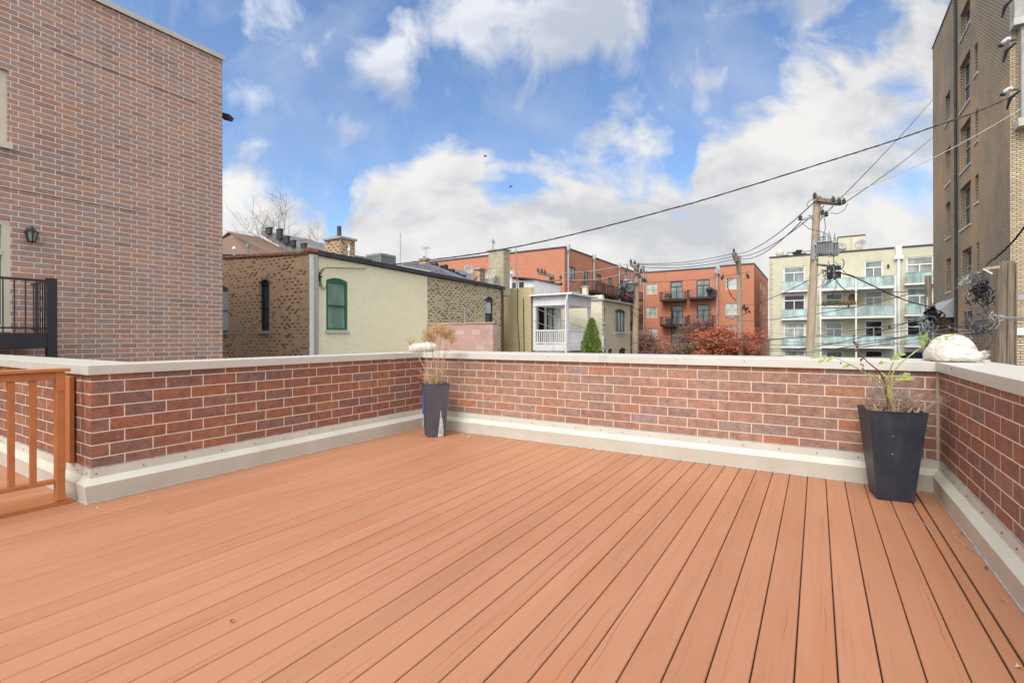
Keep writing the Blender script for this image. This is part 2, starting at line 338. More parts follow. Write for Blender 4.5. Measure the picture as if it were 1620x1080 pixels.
def glassm(name, c, rough=.06, spec=.6, blinds=None):
    m, nt, b = mat(name); pos = N(nt, 'ShaderNodeNewGeometry').outputs['Position']
    o = ramp(nt, noise(nt, mapping(nt, pos, (1, 1, .4)), 1.3, 2), [(.35, tuple(x*.6 for x in c)), (.65, tuple(x*1.25 for x in c))])
    if blinds:
        w = N(nt, 'ShaderNodeTexWave', wave_type='BANDS', bands_direction=blinds); w.inputs['Scale'].default_value = 6; nt.links.new(pos, w.inputs['Vector'])
        o = mixc(nt, math_(nt, 'MULTIPLY', w.outputs['Fac'], .35), o, tuple(x*.4 for x in c))
    nt.links.new(o, b.inputs['Base Color']); b.inputs['Roughness'].default_value = rough; b.inputs['Specular IOR Level'].default_value = spec
    return m
M['g_dark'] = glassm('dark window glass', (.012,.016,.02))
M['g_blue'] = glassm('bluish window glass', (.02,.045,.07))
M['g_pale'] = glassm('pale curtained glass', (.42,.47,.42), .15)
M['g_grey'] = glassm('grey curtained glass', (.22,.27,.26), .1)
M['g_green'] = glassm('pale green shaded glass', (.22,.36,.29), .2)
M['g_curt'] = glassm('window glass with pleated curtains', (.38,.40,.36), .12, blinds='X')
M['g_rail'] = glassm('frosted aqua railing glass', (.42,.56,.53), .25)
# aged pole wood
m, nt, b = mat('weathered pole wood'); pos = N(nt, 'ShaderNodeNewGeometry').outputs['Position']
n1 = noise(nt, mapping(nt, pos, (14, 14, .5)), 2.2, 7, .7)
nt.links.new(ramp(nt, n1, [(.28, (.045,.032,.024)), (.5, (.19,.145,.105)), (.72, (.34,.27,.20))]), b.inputs['Base Color']); b.inputs['Roughness'].default_value = .9; bump(nt, b, n1, .8, .02); M['wood'] = m
m, nt, b = mat('pale weathered pole wood'); pos = N(nt, 'ShaderNodeNewGeometry').outputs['Position']
n1 = noise(nt, mapping(nt, pos, (10, 10, .6)), 2.2, 7, .7)
nt.links.new(ramp(nt, n1, [(.28, (.18,.13,.09)), (.5, (.36,.28,.20)), (.72, (.48,.39,.29))]), b.inputs['Base Color']); b.inputs['Roughness'].default_value = .9; bump(nt, b, n1, .5, .02); M['wood_pale'] = m
# white woven plastic bag
m, nt, b = mat('white plastic sack'); pos = N(nt, 'ShaderNodeNewGeometry').outputs['Position']
nt.links.new(ramp(nt, noise(nt, pos, 7, 5), [(.3, (.52,.44,.36)), (.6, (.60,.575,.53))]), b.inputs['Base Color']); b.inputs['Roughness'].default_value = .4; b.inputs['Subsurface Weight'].default_value = .0
bump(nt, b, noise(nt, mapping(nt, pos, (1, 1, 2)), 11, 5, .6, 1.2), .9, .03); M['sack'] = m
# painted deck boards
m, nt, b = mat('orange brown painted deck boards'); g = N(nt, 'ShaderNodeNewGeometry'); pos = g.outputs['Position']
rnd = g.outputs['Random Per Island']
off = N(nt, 'ShaderNodeCombineXYZ'); nt.links.new(math_(nt, 'MULTIPLY', rnd, 37.), off.inputs[1]); nt.links.new(math_(nt, 'MULTIPLY', rnd, 11.), off.inputs[2])
va = N(nt, 'ShaderNodeVectorMath', operation='ADD'); nt.links.new(pos, va.inputs[0]); nt.links.new(off.outputs[0], va.inputs[1]); pv = va.outputs[0]
base = ramp(nt, rnd, [(0, (.33,.147,.077)), (.35, (.378,.173,.093)), (.7, (.345,.155,.082)), (1, (.395,.185,.102))])
st = noise(nt, mapping(nt, pv, (9, .45, 1)), 1.6, 6, .6)
c = mixc(nt, 1, base, ramp(nt, st, [(.3, (.95,.94,.93)), (.62, (1.025,1.03,1.035))]), 'MULTIPLY')
pt = noise(nt, mapping(nt, pv, (3.5, .5, 1)), 1.3, 4, .55)
c = mixc(nt, ramp(nt, pt, [(.54, 0), (.68, .65)]), c, (.355,.130,.052))
wearn = noise(nt, pos, .55, 4, .5)
c = mixc(nt, ramp(nt, wearn, [(.4, 0), (.75, .4)]), c, (.44,.225,.125))
spx = N(nt, 'ShaderNodeSeparateXYZ'); nt.links.new(pos, spx.inputs[0])
loc_ = math_(nt, 'DIVIDE', math_(nt, 'FLOORED_MODULO', math_(nt, 'SUBTRACT', spx.outputs[0], .066), .142), .142)
bid = math_(nt, 'FLOOR', math_(nt, 'DIVIDE', math_(nt, 'SUBTRACT', spx.outputs[0], .066), .142))
def crackline(seed, width):
    wn_ = N(nt, 'ShaderNodeTexWhiteNoise', noise_dimensions='1D'); nt.links.new(math_(nt, 'ADD', bid, seed), wn_.inputs['W'])
    cv_ = N(nt, 'ShaderNodeCombineXYZ'); nt.links.new(math_(nt, 'MULTIPLY', bid, 3.7+seed), cv_.inputs[0]); nt.links.new(spx.outputs[1], cv_.inputs[1])
    wd = noise(nt, cv_.outputs[0], 1.1, 9, .62); g2_ = noise(nt, mapping(nt, cv_.outputs[0], (1, .8, 1), (seed*5, 2, 0)), 1.3, 3)
    ctr = math_(nt, 'ADD', math_(nt, 'ADD', math_(nt, 'MULTIPLY', wn_.outputs['Value'], .6), .2), math_(nt, 'MULTIPLY', math_(nt, 'SUBTRACT', wd, .5), .55))
    dd_ = math_(nt, 'ABSOLUTE', math_(nt, 'SUBTRACT', loc_, ctr))
    ln_ = math_(nt, 'SUBTRACT', 1, math_(nt, 'DIVIDE', dd_, math_(nt, 'MULTIPLY', math_(nt, 'SUBTRACT', g2_, .45), width*6)), clamp=True)
    return math_(nt, 'MULTIPLY', ln_, ramp(nt, g2_, [(.50, 0), (.57, 1)]))
crk = noise(nt, mapping(nt, pv, (26, .55, 1)), 2.0, 6, .72, .6)
cm = ramp(nt, math_(nt, 'ABSOLUTE', math_(nt, 'SUBTRACT', crk, .5)), [(0, 1), (.012, 0)])
gate_ = ramp(nt, noise(nt, mapping(nt, pv, (6, .7, 1)), 1, 2), [(.48, 0), (.56, 1)])
cm = math_(nt, 'MULTIPLY', math_(nt, 'MULTIPLY', cm, gate_), .3)
cm = math_(nt, 'ADD', cm, math_(nt, 'ADD', crackline(1.3, .02), math_(nt, 'MULTIPLY', crackline(7.7, .012), .6)), clamp=True)
c = mixc(nt, math_(nt, 'MULTIPLY', cm, .85), c, (.20,.07,.035))
vo = N(nt, 'ShaderNodeTexVoronoi'); vo.inputs['Scale'].default_value = 2.3; nt.links.new(mapping(nt, pos, (1, .6, 1)), vo.inputs['Vector'])
kn = ramp(nt, vo.outputs['Distance'], [(.006, 1), (.014, 0)])
c = mixc(nt, math_(nt, 'MULTIPLY', kn, .8), c, (.12,.05,.03))
nt.links.new(c, b.inputs['Base Color']); b.inputs['Roughness'].default_value = .5
nt.links.new(ramp(nt, st, [(.3, .62), (.7, .42)]), b.inputs['Roughness']); b.inputs['Specular IOR Level'].default_value = .35
h = math_(nt, 'SUBTRACT', math_(nt, 'MULTIPLY', noise(nt, mapping(nt, pv, (60, 2.5, 1)), 1.5, 5, .6), .3), cm)
bump(nt, b, h, .35, .004); M['deck'] = m
# ------------------------------------------------------------------ world and sun
SUN_EL, SUN_AZ = 50, 176            # azimuth measured clockwise from +Y
w = bpy.data.worlds.new('World'); scn.world = w; w.use_nodes = True; nt = w.node_tree; bg = nt.nodes['Background']
sky = N(nt, 'ShaderNodeTexSky', sky_type='NISHITA', sun_disc=False, sun_elevation=math.radians(SUN_EL), sun_rotation=math.radians(SUN_AZ))
sky.air_density = 1.0; sky.dust_density = .6; sky.ozone_density = 2.0
D = N(nt, 'ShaderNodeTexCoord').outputs['Generated']
def dot(v):
    n = N(nt, 'ShaderNodeVectorMath', operation='DOT_PRODUCT'); nt.links.new(D, n.inputs[0]); n.inputs[1].default_value = v; return n.outputs['Value']
den = math_(nt, 'MAXIMUM', math_(nt, 'ABSOLUTE', dot(tuple(Fw))), .08)
s_ = math_(nt, 'DIVIDE', dot(tuple(R0)), den); t_ = math_(nt, 'DIVIDE', dot((0, 0, 1)), den)
ST = N(nt, 'ShaderNodeCombineXYZ'); nt.links.new(s_, ST.inputs[0]); nt.links.new(t_, ST.inputs[1]); ST = ST.outputs[0]
# heavy cloud bank: top edge as a curve of azimuth
edge = [(0,330),(350,262),(420,268),(500,300),(528,345),(545,400),(552,330),(600,265),(650,215),(700,185),(745,200),(790,255),(830,245),(900,232),(1000,212),(1045,240),(1080,285),(1100,215),(1160,170),(1200,150),(1235,115),(1300,75),(1380,30),(1480,-30),(1620,-60)]
fc = N(nt, 'ShaderNodeFloatCurve'); cv = fc.mapping.curves[0]
pts = [((x-810)/F, (CY-y)/F) for x, y in edge]
while len(cv.points) < len(pts): cv.points.new(.5, .5)
for p, (a, bq) in zip(cv.points, pts): p.location = ((a+1.2)/2.4, bq); p.handle_type = 'AUTO_CLAMPED'
fc.mapping.update()
wob = noise(nt, mapping(nt, ST, (1, 1.2, 1)), 7, 2, .5)
nt.links.new(math_(nt, 'DIVIDE', math_(nt, 'ADD', math_(nt, 'ADD', s_, 1.2), math_(nt, 'MULTIPLY', math_(nt, 'SUBTRACT', wob, .5), .10)), 2.4), fc.inputs['Value'])
n1 = noise(nt, mapping(nt, ST, (1, 1.25, 1), (2.3, 1.7, 0)), 5.5, 9, .57, .25)
fine = math_(nt, 'SUBTRACT', n1, .5)
bank = math_(nt, 'ADD', math_(nt, 'SUBTRACT', fc.outputs[0], t_), math_(nt, 'MULTIPLY', fine, .55))
bank = math_(nt, 'MULTIPLY', math_(nt, 'ADD', bank, .02), 10)
def blob(cx, cy, rx, ry, rot=0):
    mp = N(nt, 'ShaderNodeMapping', vector_type='TEXTURE'); mp.inputs['Location'].default_value = ((cx-810)/F, (CY-cy)/F, 0)
    mp.inputs['Rotation'].default_value = (0, 0, math.radians(rot)); mp.inputs['Scale'].default_value = (rx/F, ry/F, 1); nt.links.new(ST, mp.inputs[0])
    ln = N(nt, 'ShaderNodeVectorMath', operation='LENGTH'); nt.links.new(mp.outputs[0], ln.inputs[0])
    return math_(nt, 'SUBTRACT', 1, ln.outputs['Value'], clamp=True)
def acc(lst):
    o = None
    for q in lst:
        a = math_(nt, 'MULTIPLY', blob(*q[:5]), q[5]); o = a if o is None else math_(nt, 'ADD', o, a)
    return o
up = acc([(720,35,130,85,0,1.0), (625,120,110,70,-25,1.0), (640,60,90,80,40,.5), (880,55,200,115,0,1.15), (960,20,190,80,20,1.0), (480,90,140,40,-35,.5), (1290,30,130,40,30,.6), (620,200,110,40,20,.5), (400,150,80,60,0,.65), (548,200,60,45,0,.7), (380,60,90,110,0,.45),
          (1235,5,170,50,10,.95), (1105,75,90,45,40,.6), (1105,133,75,55,0,.95), (985,172,60,40,0,.7), (1150,110,50,20,50,.4), (690,285,90,50,10,.5), (1090,185,50,45,0,.6), (500,30,160,60,-30,.5), (820,170,90,40,0,.35)])
n2 = noise(nt, mapping(nt, ST, (1.5, .9, 1), (5, 3, 0)), 5, 9, .6, .5)
upd = math_(nt, 'MULTIPLY', math_(nt, 'ADD', math_(nt, 'SUBTRACT', up, .36), math_(nt, 'MULTIPLY', math_(nt, 'SUBTRACT', n2, .5), 3.0)), 1.0)
holes_ = acc([(1400,215,130,45,20,1.0), (1440,290,90,60,30,.9), (1430,150,60,60,0,.5), (820,290,60,30,0,.7), (535,330,30,60,0,.8)])
hn = noise(nt, mapping(nt, ST, (.9, 1.4, 1), (9, 4, 0)), 6, 9, .6, .4); hc = math_(nt, 'MULTIPLY', math_(nt, 'ADD', math_(nt, 'SUBTRACT', holes_, .42), math_(nt, 'MULTIPLY', math_(nt, 'SUBTRACT', hn, .5), 3.2)), 1.3, clamp=True)
bank = math_(nt, 'SUBTRACT', math_(nt, 'MINIMUM', bank, 1), math_(nt, 'MULTIPLY', hc, .85))
cl = math_(nt, 'SMOOTH_MAX', math_(nt, 'MINIMUM', math_(nt, 'MAXIMUM', bank, 0), 1), math_(nt, 'MINIMUM', math_(nt, 'MAXIMUM', upd, 0), .72), .1, clamp=True)
thin = noise(nt, mapping(nt, ST, (1.3, 1.2, 1), (3, 8, 0)), 3.2, 7, .6, .6); cl = math_(nt, 'MAXIMUM', cl, ramp(nt, thin, [(.45, .0), (.72, .26)]))
low = ramp(nt, t_, [(0, .75), (.16, 0)]); cl = math_(nt, 'MAXIMUM', cl, low, clamp=True)
sd0 = (math.sin(math.radians(SUN_AZ))*math.cos(math.radians(SUN_EL)), math.cos(math.radians(SUN_AZ))*math.cos(math.radians(SUN_EL)), math.sin(math.radians(SUN_EL)))
fill_veil = math_(nt, 'MULTIPLY', math_(nt, 'MULTIPLY', math_(nt, 'SUBTRACT', dot(sd0), .12), 3.0, clamp=True), .88); cl = math_(nt, 'MAXIMUM', cl, fill_veil, clamp=True)  # unseen cloud cover added round the sun so the sky fill is less blue
sh = noise(nt, mapping(nt, ST, (1, 1.7, 1), (7, 1, 0)), 4.0, 8, .55, .3)
shade = math_(nt, 'ADD', sh, math_(nt, 'MULTIPLY', fine, -.35))
CL = 3.95
skyc = mixc(nt, 1, sky.outputs[0], (.72, .80, .89), 'MULTIPLY')
mixn = nt.nodes.new('ShaderNodeMix'); mixn.data_type = 'RGBA'; mixn.clamp_result = False
nt.links.new(cl, mixn.inputs[0]); nt.links.new(skyc, mixn.inputs[6])
cm_ = N(nt, 'ShaderNodeVectorMath', operation='SCALE'); r_ = ramp(nt, shade, [(.38, (1, .985, .965)), (.49, (.88,.88,.885)), (.60, (.68,.70,.745))]); nt.links.new(r_, cm_.inputs[0]); 
# added fill light: unseen clouds behind the viewer brightened round the veiled sun
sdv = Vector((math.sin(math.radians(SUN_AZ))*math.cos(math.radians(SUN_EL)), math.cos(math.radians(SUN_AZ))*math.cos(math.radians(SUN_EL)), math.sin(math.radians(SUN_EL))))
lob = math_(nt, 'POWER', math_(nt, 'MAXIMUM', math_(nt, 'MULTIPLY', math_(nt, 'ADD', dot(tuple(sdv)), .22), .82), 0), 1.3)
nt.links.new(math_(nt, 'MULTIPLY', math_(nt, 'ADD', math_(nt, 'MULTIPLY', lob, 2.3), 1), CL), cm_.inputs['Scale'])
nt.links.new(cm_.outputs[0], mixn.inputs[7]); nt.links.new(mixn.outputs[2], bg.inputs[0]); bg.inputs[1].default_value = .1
sl = bpy.data.lights.new('sun', 'SUN'); so = bpy.data.objects.new('sun', sl); col.objects.link(so); sl.energy = 1.2; sl.angle = math.radians(28); sl.color = (1, .95, .88)
az, el = math.radians(SUN_AZ), math.radians(SUN_EL)
sd = Vector((math.sin(az)*math.cos(el), math.cos(az)*math.cos(el), math.sin(el))); so.rotation_euler = sd.to_track_quat('Z', 'Y').to_euler()
scn.view_settings.view_transform = 'Standard'; scn.view_settings.look = 'None'; scn.view_settings.exposure = 1.2; scn.view_settings.gamma = 1
# ================================================================== SETTING
XL, YB, XR, YP = -4.87, 5.32, .865, 1.487      # brick faces: left wall, back wall, right wall, pillar end
g = MB(); g.box(-600, 600, -300, 900, GZ-.5, GZ); tag(g.build('ground', M['asphalt']), kind='structure')
# deck boards with gaps and eased edges
g = MB(); xs = []; P = .142
x = .066
while x > -8.9: x -= P
bounds = []
while x < .48: bounds.append((x, x+P)); x += P
bounds += [(.492, .6290), (.6330, .6890), (.6965, XR+.02)]
for i, (a, b_) in enumerate(bounds):
    gp = .0028 if a < .6 else .0015
    y1 = YB+.03 if a > XL-.45 else YP+.05
    dz = random.uniform(-.0008, .0008); a += gp; b_ -= gp; y0 = -3.2; ch = .003
    prof = [(a, -.03), (b_, -.03), (b_, dz-ch), (b_-ch, dz), (a+ch, dz), (a, dz-ch)]
    cuts = [y0, y1]
    if i % 3 == 1: cuts.insert(1, random.uniform(-1.5, 4.6))
    for c0_, c1_ in zip(cuts[:-1], cuts[1:]): g.prismY(prof, c0_+.002, c1_-.002)
deck = tag(g.build('deck', M['deck']), kind='structure')
g = MB(); g.box(-9, XR, -3.2, YP+.05, -.12, -.034); g.box(XL-.4, XR, YP+.05, YB, -.12, -.034); tag(g.build('deck_underlay', M['tar']), kind='structure')
# faint ring scuff on the boards
c0 = onZ(196, 794, .003); g = MB(); n = 56; V = []
for i in range(n+1):
    a = 2*math.pi*i/n; w_ = .0022*(.35+.65*abs(math.sin(a*1.5+.6)))
    for r in (.165-w_, .165+w_): V.append((c0.x+math.cos(a)*r, c0.y+math.sin(a)*r, .0032))
g.add(V, [(2*i, 2*i+1, 2*i+3, 2*i+2) for i in range(n)]); ring = g.build('scuff_ring', plain('pale scuff', (.62,.45,.33), .6, var=.15, scale=20, bmp=0)); tag(ring, kind='structure')
# ================================================================== PARAPETS
def screw(parent, p, nrm):
    g = MB(); g.lathe(Vector(p), [(.0055, -.002), (.0055, .0015), (.003, .004)], 8, nrm); o = g.build('screw', M['dark'] if random.random() < .7 else M['galv'], parent); return o
ZC0, ZC1 = 1.012, 1.085
def parapet(label, bk, x0, x1, y0, y1, brickm, faces, capbox, joints):
    t = thing('parapet_wall', ((x0+x1)/2, (y0+y1)/2, GZ), label, 'wall', 'brick parapet walls round the deck')
    g = MB(); g.box(x0, x1, y0, y1, GZ, ZC0+.03); g.build('brick_wall', brickm, t)
    return t
def flash_profile(): return [(0, .262), (.006, .262), (.010, .192), (.050, .150), (.056, .143), (.040, .006), (0, .006)]
pf = flash_profile()
def flashing(t, k, u0, u1, out0, out1, mit0=0, mit1=0):
    """strip along wall frame k, mitred at the ends (mit = +1 lengthens with the outward distance, -1 shortens)"""
    g = MB(); n = len(pf); V = [k.m(u0-mit0*o, z, -o) for o, z in pf]+[k.m(u1+mit1*o, z, -o) for o, z in pf]
    g.add(V, [list(range(n)), list(range(2*n-1, n-1, -1))]+[(i, n+i, n+(i+1) % n, (i+1) % n) for i in range(n)])
    o = g.build('base_flashing', M['flashing'], t)
    s = MB(); s.add([k.m(u0-mit0*.040, .006, -.040), k.m(u1+mit1*.040, .006, -.040), k.m(u1+mit1*.048, .0015, -.048), k.m(u0-mit0*.048, .0015, -.048), k.m(u0-mit0*.040, .0015, -.038), k.m(u1+mit1*.040, .0015, -.038)], [(0,1,2,3), (3,2,5,4), (4,5,1,0)]); s.build('sealant_bead', M['sealant'], o)
    s = MB(); k.box(s, u0+.001, u1-.001, .262, .270, -.007, .001); s.build('sealant_bead', M['sealant'], o)
    return o
def coping(t, k, u0, u1, d0, d1, mit0=0, mit1=0, joints=(), scr=()):
    prof = [(d0, ZC0), (d0-.006, ZC0-.006), (d0, ZC1-.004), (d0+.004, ZC1), (d1, ZC1+.012), (d1, ZC0+.01)]
    g = MB(); n = len(prof); V = [k.m(u0+mit0*(d-d0), z, d) for d, z in prof]+[k.m(u1-mit1*(d-d0), z, d) for d, z in prof]
    g.add(V, [list(range(n)), list(range(2*n-1, n-1, -1))]+[(i, n+i, n+(i+1) % n, (i+1) % n) for i in range(n)])
    o = g.build('coping', M['coping'], t)
    for j in joints:
        s = MB(); k.box(s, j-.05, j+.05, ZC0-.004, ZC1+.0015, d0-.0085, d0-.004); k.box(s, j-.0015, j+.0015, ZC0-.004, ZC1+.002, d0-.010, d0-.0084); s.build('coping_joint', M['coping'], o)
    for u in scr:
        v_ = (ZC0+ZC1)/2+.012; p = k.m(u, v_, d0-.005); screw(o, p, k.m(0, 0, -1)-k.m(0, 0, 0))
    return o
OH = .03
KB, KL, KR, KP = K('S', YB), K('E', XL), K('W', XR), K('S', YP)
def px_list(k, lst, z):   # horizontal positions of small details along a wall
    out = []
    for x_ in lst:
        r = ray(x_, CY); out.append((r*(k.c/r.y)).x if k.k == 'S' else (r*(k.c/r.x)).y)
    return out
tb = parapet('long red brown brick parapet with cream cap running across the far side of the deck', KB, XL, XR, YB, YB+.34, M['brick_back'], None, None, None)
flashing(tb, KB, XL+.0, XR, 0, 0, -1, -1)
fo = coping(tb, KB, XL, XR, -OH, .36, -1, -1, px_list(KB, [955], 1), px_list(KB, [793, 868, 950, 958, 1071, 1178, 1330], 1))
for u in px_list(KB, [723, 750, 779, 809, 842, 876, 911, 950, 985, 1028, 1073, 1122, 1175, 1232, 1292, 1357], 0): screw(fo, KB.m(u, .222, -.010), (0, -1, 0))
g = MB(); g.box(XR-.022, XR-.001, YB-.003, YB+.01, .271, ZC0+.001); g.build('caulk_joint', plain('cream caulk', (.52,.43,.32), .7, var=.08, scale=20), tb)
tl = parapet('red brown brick parapet with cream cap between the gate and the dry stalk planter', KL, XL-.34, XL, YP, YB+.34, M['brick_side'], None, None, None)
fo = flashing(tl, KL, YP, YB, 0, 0, 1, -1)
coping(tl, KL, YP, YB, -OH, .36, 1*-1, -1, px_list(KL, [620], 1), px_list(KL, [148, 325, 440, 540], 1)) if False else None
# left coping (near end returns round the pillar)
g = MB(); g.box(XL-.37, XL+OH, YP-OH, YB-OH, ZC0-.004, ZC1); lc = g.build('coping', M['coping'], tl, bevel=.004)
g = MB(); g.box(XL-.37, XL-OH-.01, YB-OH, YB+.36, ZC0-.004, ZC1-.002); g.build('coping', M['coping'], tl)
for u in px_list(KL, [620], 1):
    g = MB(); KL.box(g, u-.05, u+.05, ZC0-.006, ZC1+.0015, -OH-.004, -OH+.002); KL.box(g, u-.0015, u+.0015, ZC0-.006, ZC1+.002, -OH-.0055, -OH-.0041); g.build('coping_joint', M['coping'], lc)
for u in px_list(KL, [149, 326, 439, 539], 1): screw(lc, KL.m(u, 1.06, -OH-.001), (1, 0, 0))
for u in px_list(KL, [151, 226, 292, 350, 402, 448, 489, 526, 560, 590, 618, 640], 0): screw(fo, KL.m(u, .222, -.010), (1, 0, 0))
f2 = flashing(tl, KP, XL-.34, XL, 0, 0, 0, 1)
for u in px_list(KP, [124, 139], 0): screw(f2, KP.m(u, .222, -.010), (0, -1, 0))
tr_ = parapet('red brown brick parapet with cream cap running towards the viewer at the right edge', KR, XR, XR+.34, -1.6, YB+.34, M['brick_side'], None, None, None)
fo = flashing(tr_, KR, -1.6, YB, 0, 0, 0, -1)
g = MB(); g.box(XR-OH, XR+.37, -1.6, YB-OH, ZC0-.004, ZC1); rc = g.build('coping', M['coping'], tr_, bevel=.004)
g = MB(); g.box(XR+.005, XR+.37, YB-OH, YB+.36, ZC0-.004, ZC1-.002); g.build('coping', M['coping'], tr_)
for u in px_list(KR, [1514, 1572], 1): screw(rc, KR.m(u, 1.06, -OH-.001), (-1, 0, 0))
for u in px_list(KR, [1494, 1512, 1532, 1557, 1588, 1612], 0): screw(fo, KR.m(u, .222, -.010), (-1, 0, 0))
tn = thing('parapet_wall', (-7, YP+.2, GZ), 'neighbouring brick parapet seen through the bars of the gate', 'wall', 'brick parapet walls round the deck')
g = MB(); g.box(-9.4, XL-.3405, YP, YP+.34, GZ, ZC0+.03); g.build('brick_wall', M['brick_side'], tn)
KN = K('S', YP); fn = flashing(tn, KN, -9.4, XL-.3405, 0, 0, 0, 0)
for i in range(9): screw(fn, KN.m(-5.4-.38*i, .222, -.010), (0, -1, 0))
g = MB(); g.box(-9.4, XL-.3705, YP-OH+.0, YP+.40, ZC0-.004, ZC1-.001); g.build('coping', M['coping'], tn, bevel=.004)
# ================================================================== GATE
XG = -5.02
t = thing('gate', (XG, YP-.9, 0), 'orange brown painted gate of upright bars beside the brick pillar', 'gate')
gm = M['gate']; y1 = onX(101.5, 650, XG).y; y0 = y1-1.5; zt = 1.065; zr0, zr1 = onX(88, 764, XG).z, onX(88, 757, XG).z
g = MB(); g.box(XG-.03, XG+.02, y0, y1, .98, 1.035); g.build('rail', gm, t, bevel=.004); g = MB(); g.box(XG-.03, XG+.02, y0, y1, zr0, zr1); g.build('rail', gm, t, bevel=.004)
g = MB(); g.box(XG-.06, XG+.045, y0, y1+.03, 1.037, zt); g.build('top_cap', gm, t, bevel=.005)
for yy in (y1-.055, y0):
    g = MB(); g.box(XG-.035, XG+.028, yy, yy+.055, .035, 1.036); g.build('stile', gm, t, bevel=.004)
g = MB(); yy = y1-.055-.105; i = 0
while yy > y0+.08:
    b_ = MB(); b_.box(XG-.02, XG+.008, yy-.038, yy, zr1+.001, .979); b_.build('baluster', gm, t, bevel=.003); yy -= .118
g = MB(); pxa = onY(101.5, 650, YP-.05).x; pxb = onY(108.5, 650, YP-.05).x; g.box(pxa, pxb, YP-.045, YP-.011, .275, .985); solo(g, 'gate_post', gm, (XG, YP-.04, .235), 'orange brown timber batten fixed to the end of the brick pillar', 'post', bevel=.004)
for zz in (.30, .92):
    g = MB(); g.box(XG+.029, XG+.034, y1-.05, y1+.0, zz-.03, zz+.03); pass; g.build('hinge', gm, t)
g = MB(); g.box(XG-.3, XG+.02, y0-.05, y1+.05, .002, .03); solo(g, 'threshold_board', M['gate'], (XG-.14, y0, 0), 'low wooden threshold board lying under the gate', 'board')
# ================================================================== PLANTERS
def planter(c, wt, wb, h, rot, m_, label):
    t = thing('planter', (c.x, c.y, 0), label, 'planter')
    ca, sa = math.cos(rot), math.sin(rot)
    def ring(w_, z): return [Vector((c.x+(i*ca-j*sa)*w_/2, c.y+(i*sa+j*ca)*w_/2, z)) for i, j in ((-1,-1),(1,-1),(1,1),(-1,1))]
    lv = [ring(wb, .0), ring(wb+.004, .012), ring(wt-.012, h-.015), ring(wt, h), ring(wt-.035, h), ring(wt-.055, h-.07)]
    g = MB(); V = [p for r in lv for p in r]
    Fc = [(i*4+k_, i*4+(k_+1) % 4, i*4+4+(k_+1) % 4, i*4+4+k_) for i in range(len(lv)-1) for k_ in range(4)]+[(3,2,1,0)]
    g.add(V, Fc); g.build('pot', m_, t, bevel=.004)
    g = MB(); w_ = wt-.05; nn = 12; V = []
    for i in range(nn+1):
        for j in range(nn+1):
            a, b_ = (i/nn-.5)*w_, (j/nn-.5)*w_; V.append((c.x+a*ca-b_*sa, c.y+a*sa+b_*ca, h-.05+random.uniform(-.012, .022)))
    g.add(V, [(i*(nn+1)+j, (i+1)*(nn+1)+j, (i+1)*(nn+1)+j+1, i*(nn+1)+j+1) for i in range(nn) for j in range(nn)]); g.build('mulch', M['soil'], t)
    return t
# right planter
p0, p1 = onZ(1388, 789.7, 0), onZ(1446.5, 796, 0); d = (p1-p0); rotR = math.atan2(d.y, d.x); wbR = d.length
nrm = Vector((-d.y, d.x, 0)).normalized(); cR = (p0+p1)/2+nrm*wbR/2; hR = .715
pr = planter(cR, .385, wbR, hR, rotR, M['planter_dark'], 'charcoal tapered square planter with a leafy green stem in the right corner of the deck')
g = MB()
for a, z in ((-.03, .52), (-.03, .38)):
    wz = (wbR+(.385-wbR)*z/hR)/2+.002; q = cR-nrm*wz+d.normalized()*a; g.lathe((q.x, q.y, z), [(.004, 0), (.004, .002)], 6, -nrm); g.build('drill_mark', M['peel'], pr); g = MB()
# left planter
p0, p1 = onZ(677.5, 692, 0), onZ(704.5, 690, 0); d = (p1-p0); rotL = math.atan2(d.y, d.x)+.02; wbL = .225
dn = Vector((math.cos(rotL), math.sin(rotL), 0)); nrmL = Vector((-dn.y, dn.x, 0)); cL = p0+dn*wbL/2+nrmL*wbL/2; hL = .70
pl = planter(cL, .335, wbL, hL, rotL, M['planter_grey'], 'grey tapered planter holding tall dry seed stalks in the far left corner')
g = MB(); sl_ = (.335-wbL)/2/hL
def onface(a, z): return cL-nrmL*(wbL/2+sl_*z+.003)+dn*a+Vector((0, 0, z))
g.quad(onface(.012, .005), onface(.085, .005), onface(.088, .08), onface(.076, .20), onface(.060, .27), onface(.046, .36), onface(.040, .34), onface(.034, .22), onface(.022, .1))
g.build('bare_patch', M['peel'], pl)
# blue thing tucked behind the left planter
q = cL-dn*.135+nrmL*.02; g = MB(); g.lathe((q.x-.015, q.y, .29), [(.016, 0), (.018, .02), (.018, .24), (.012, .28), (.010, .3)], 10); g.build
o = solo(g, 'plastic_tube', M['blueplastic'], (q.x-.015, q.y, .29), 'blue plastic tube wedged between the grey planter and the brick corner', 'tube')
g = MB(); g.lathe((q.x-.015, q.y, .12), [(.008, 0), (.010, .17)], 8); g.build('nozzle', M['galv'], o); g = MB(); g.lathe((q.x-.015, q.y, .588), [(.013, 0), (.013, .05)], 8); g.build('cap', M['galv'], o)
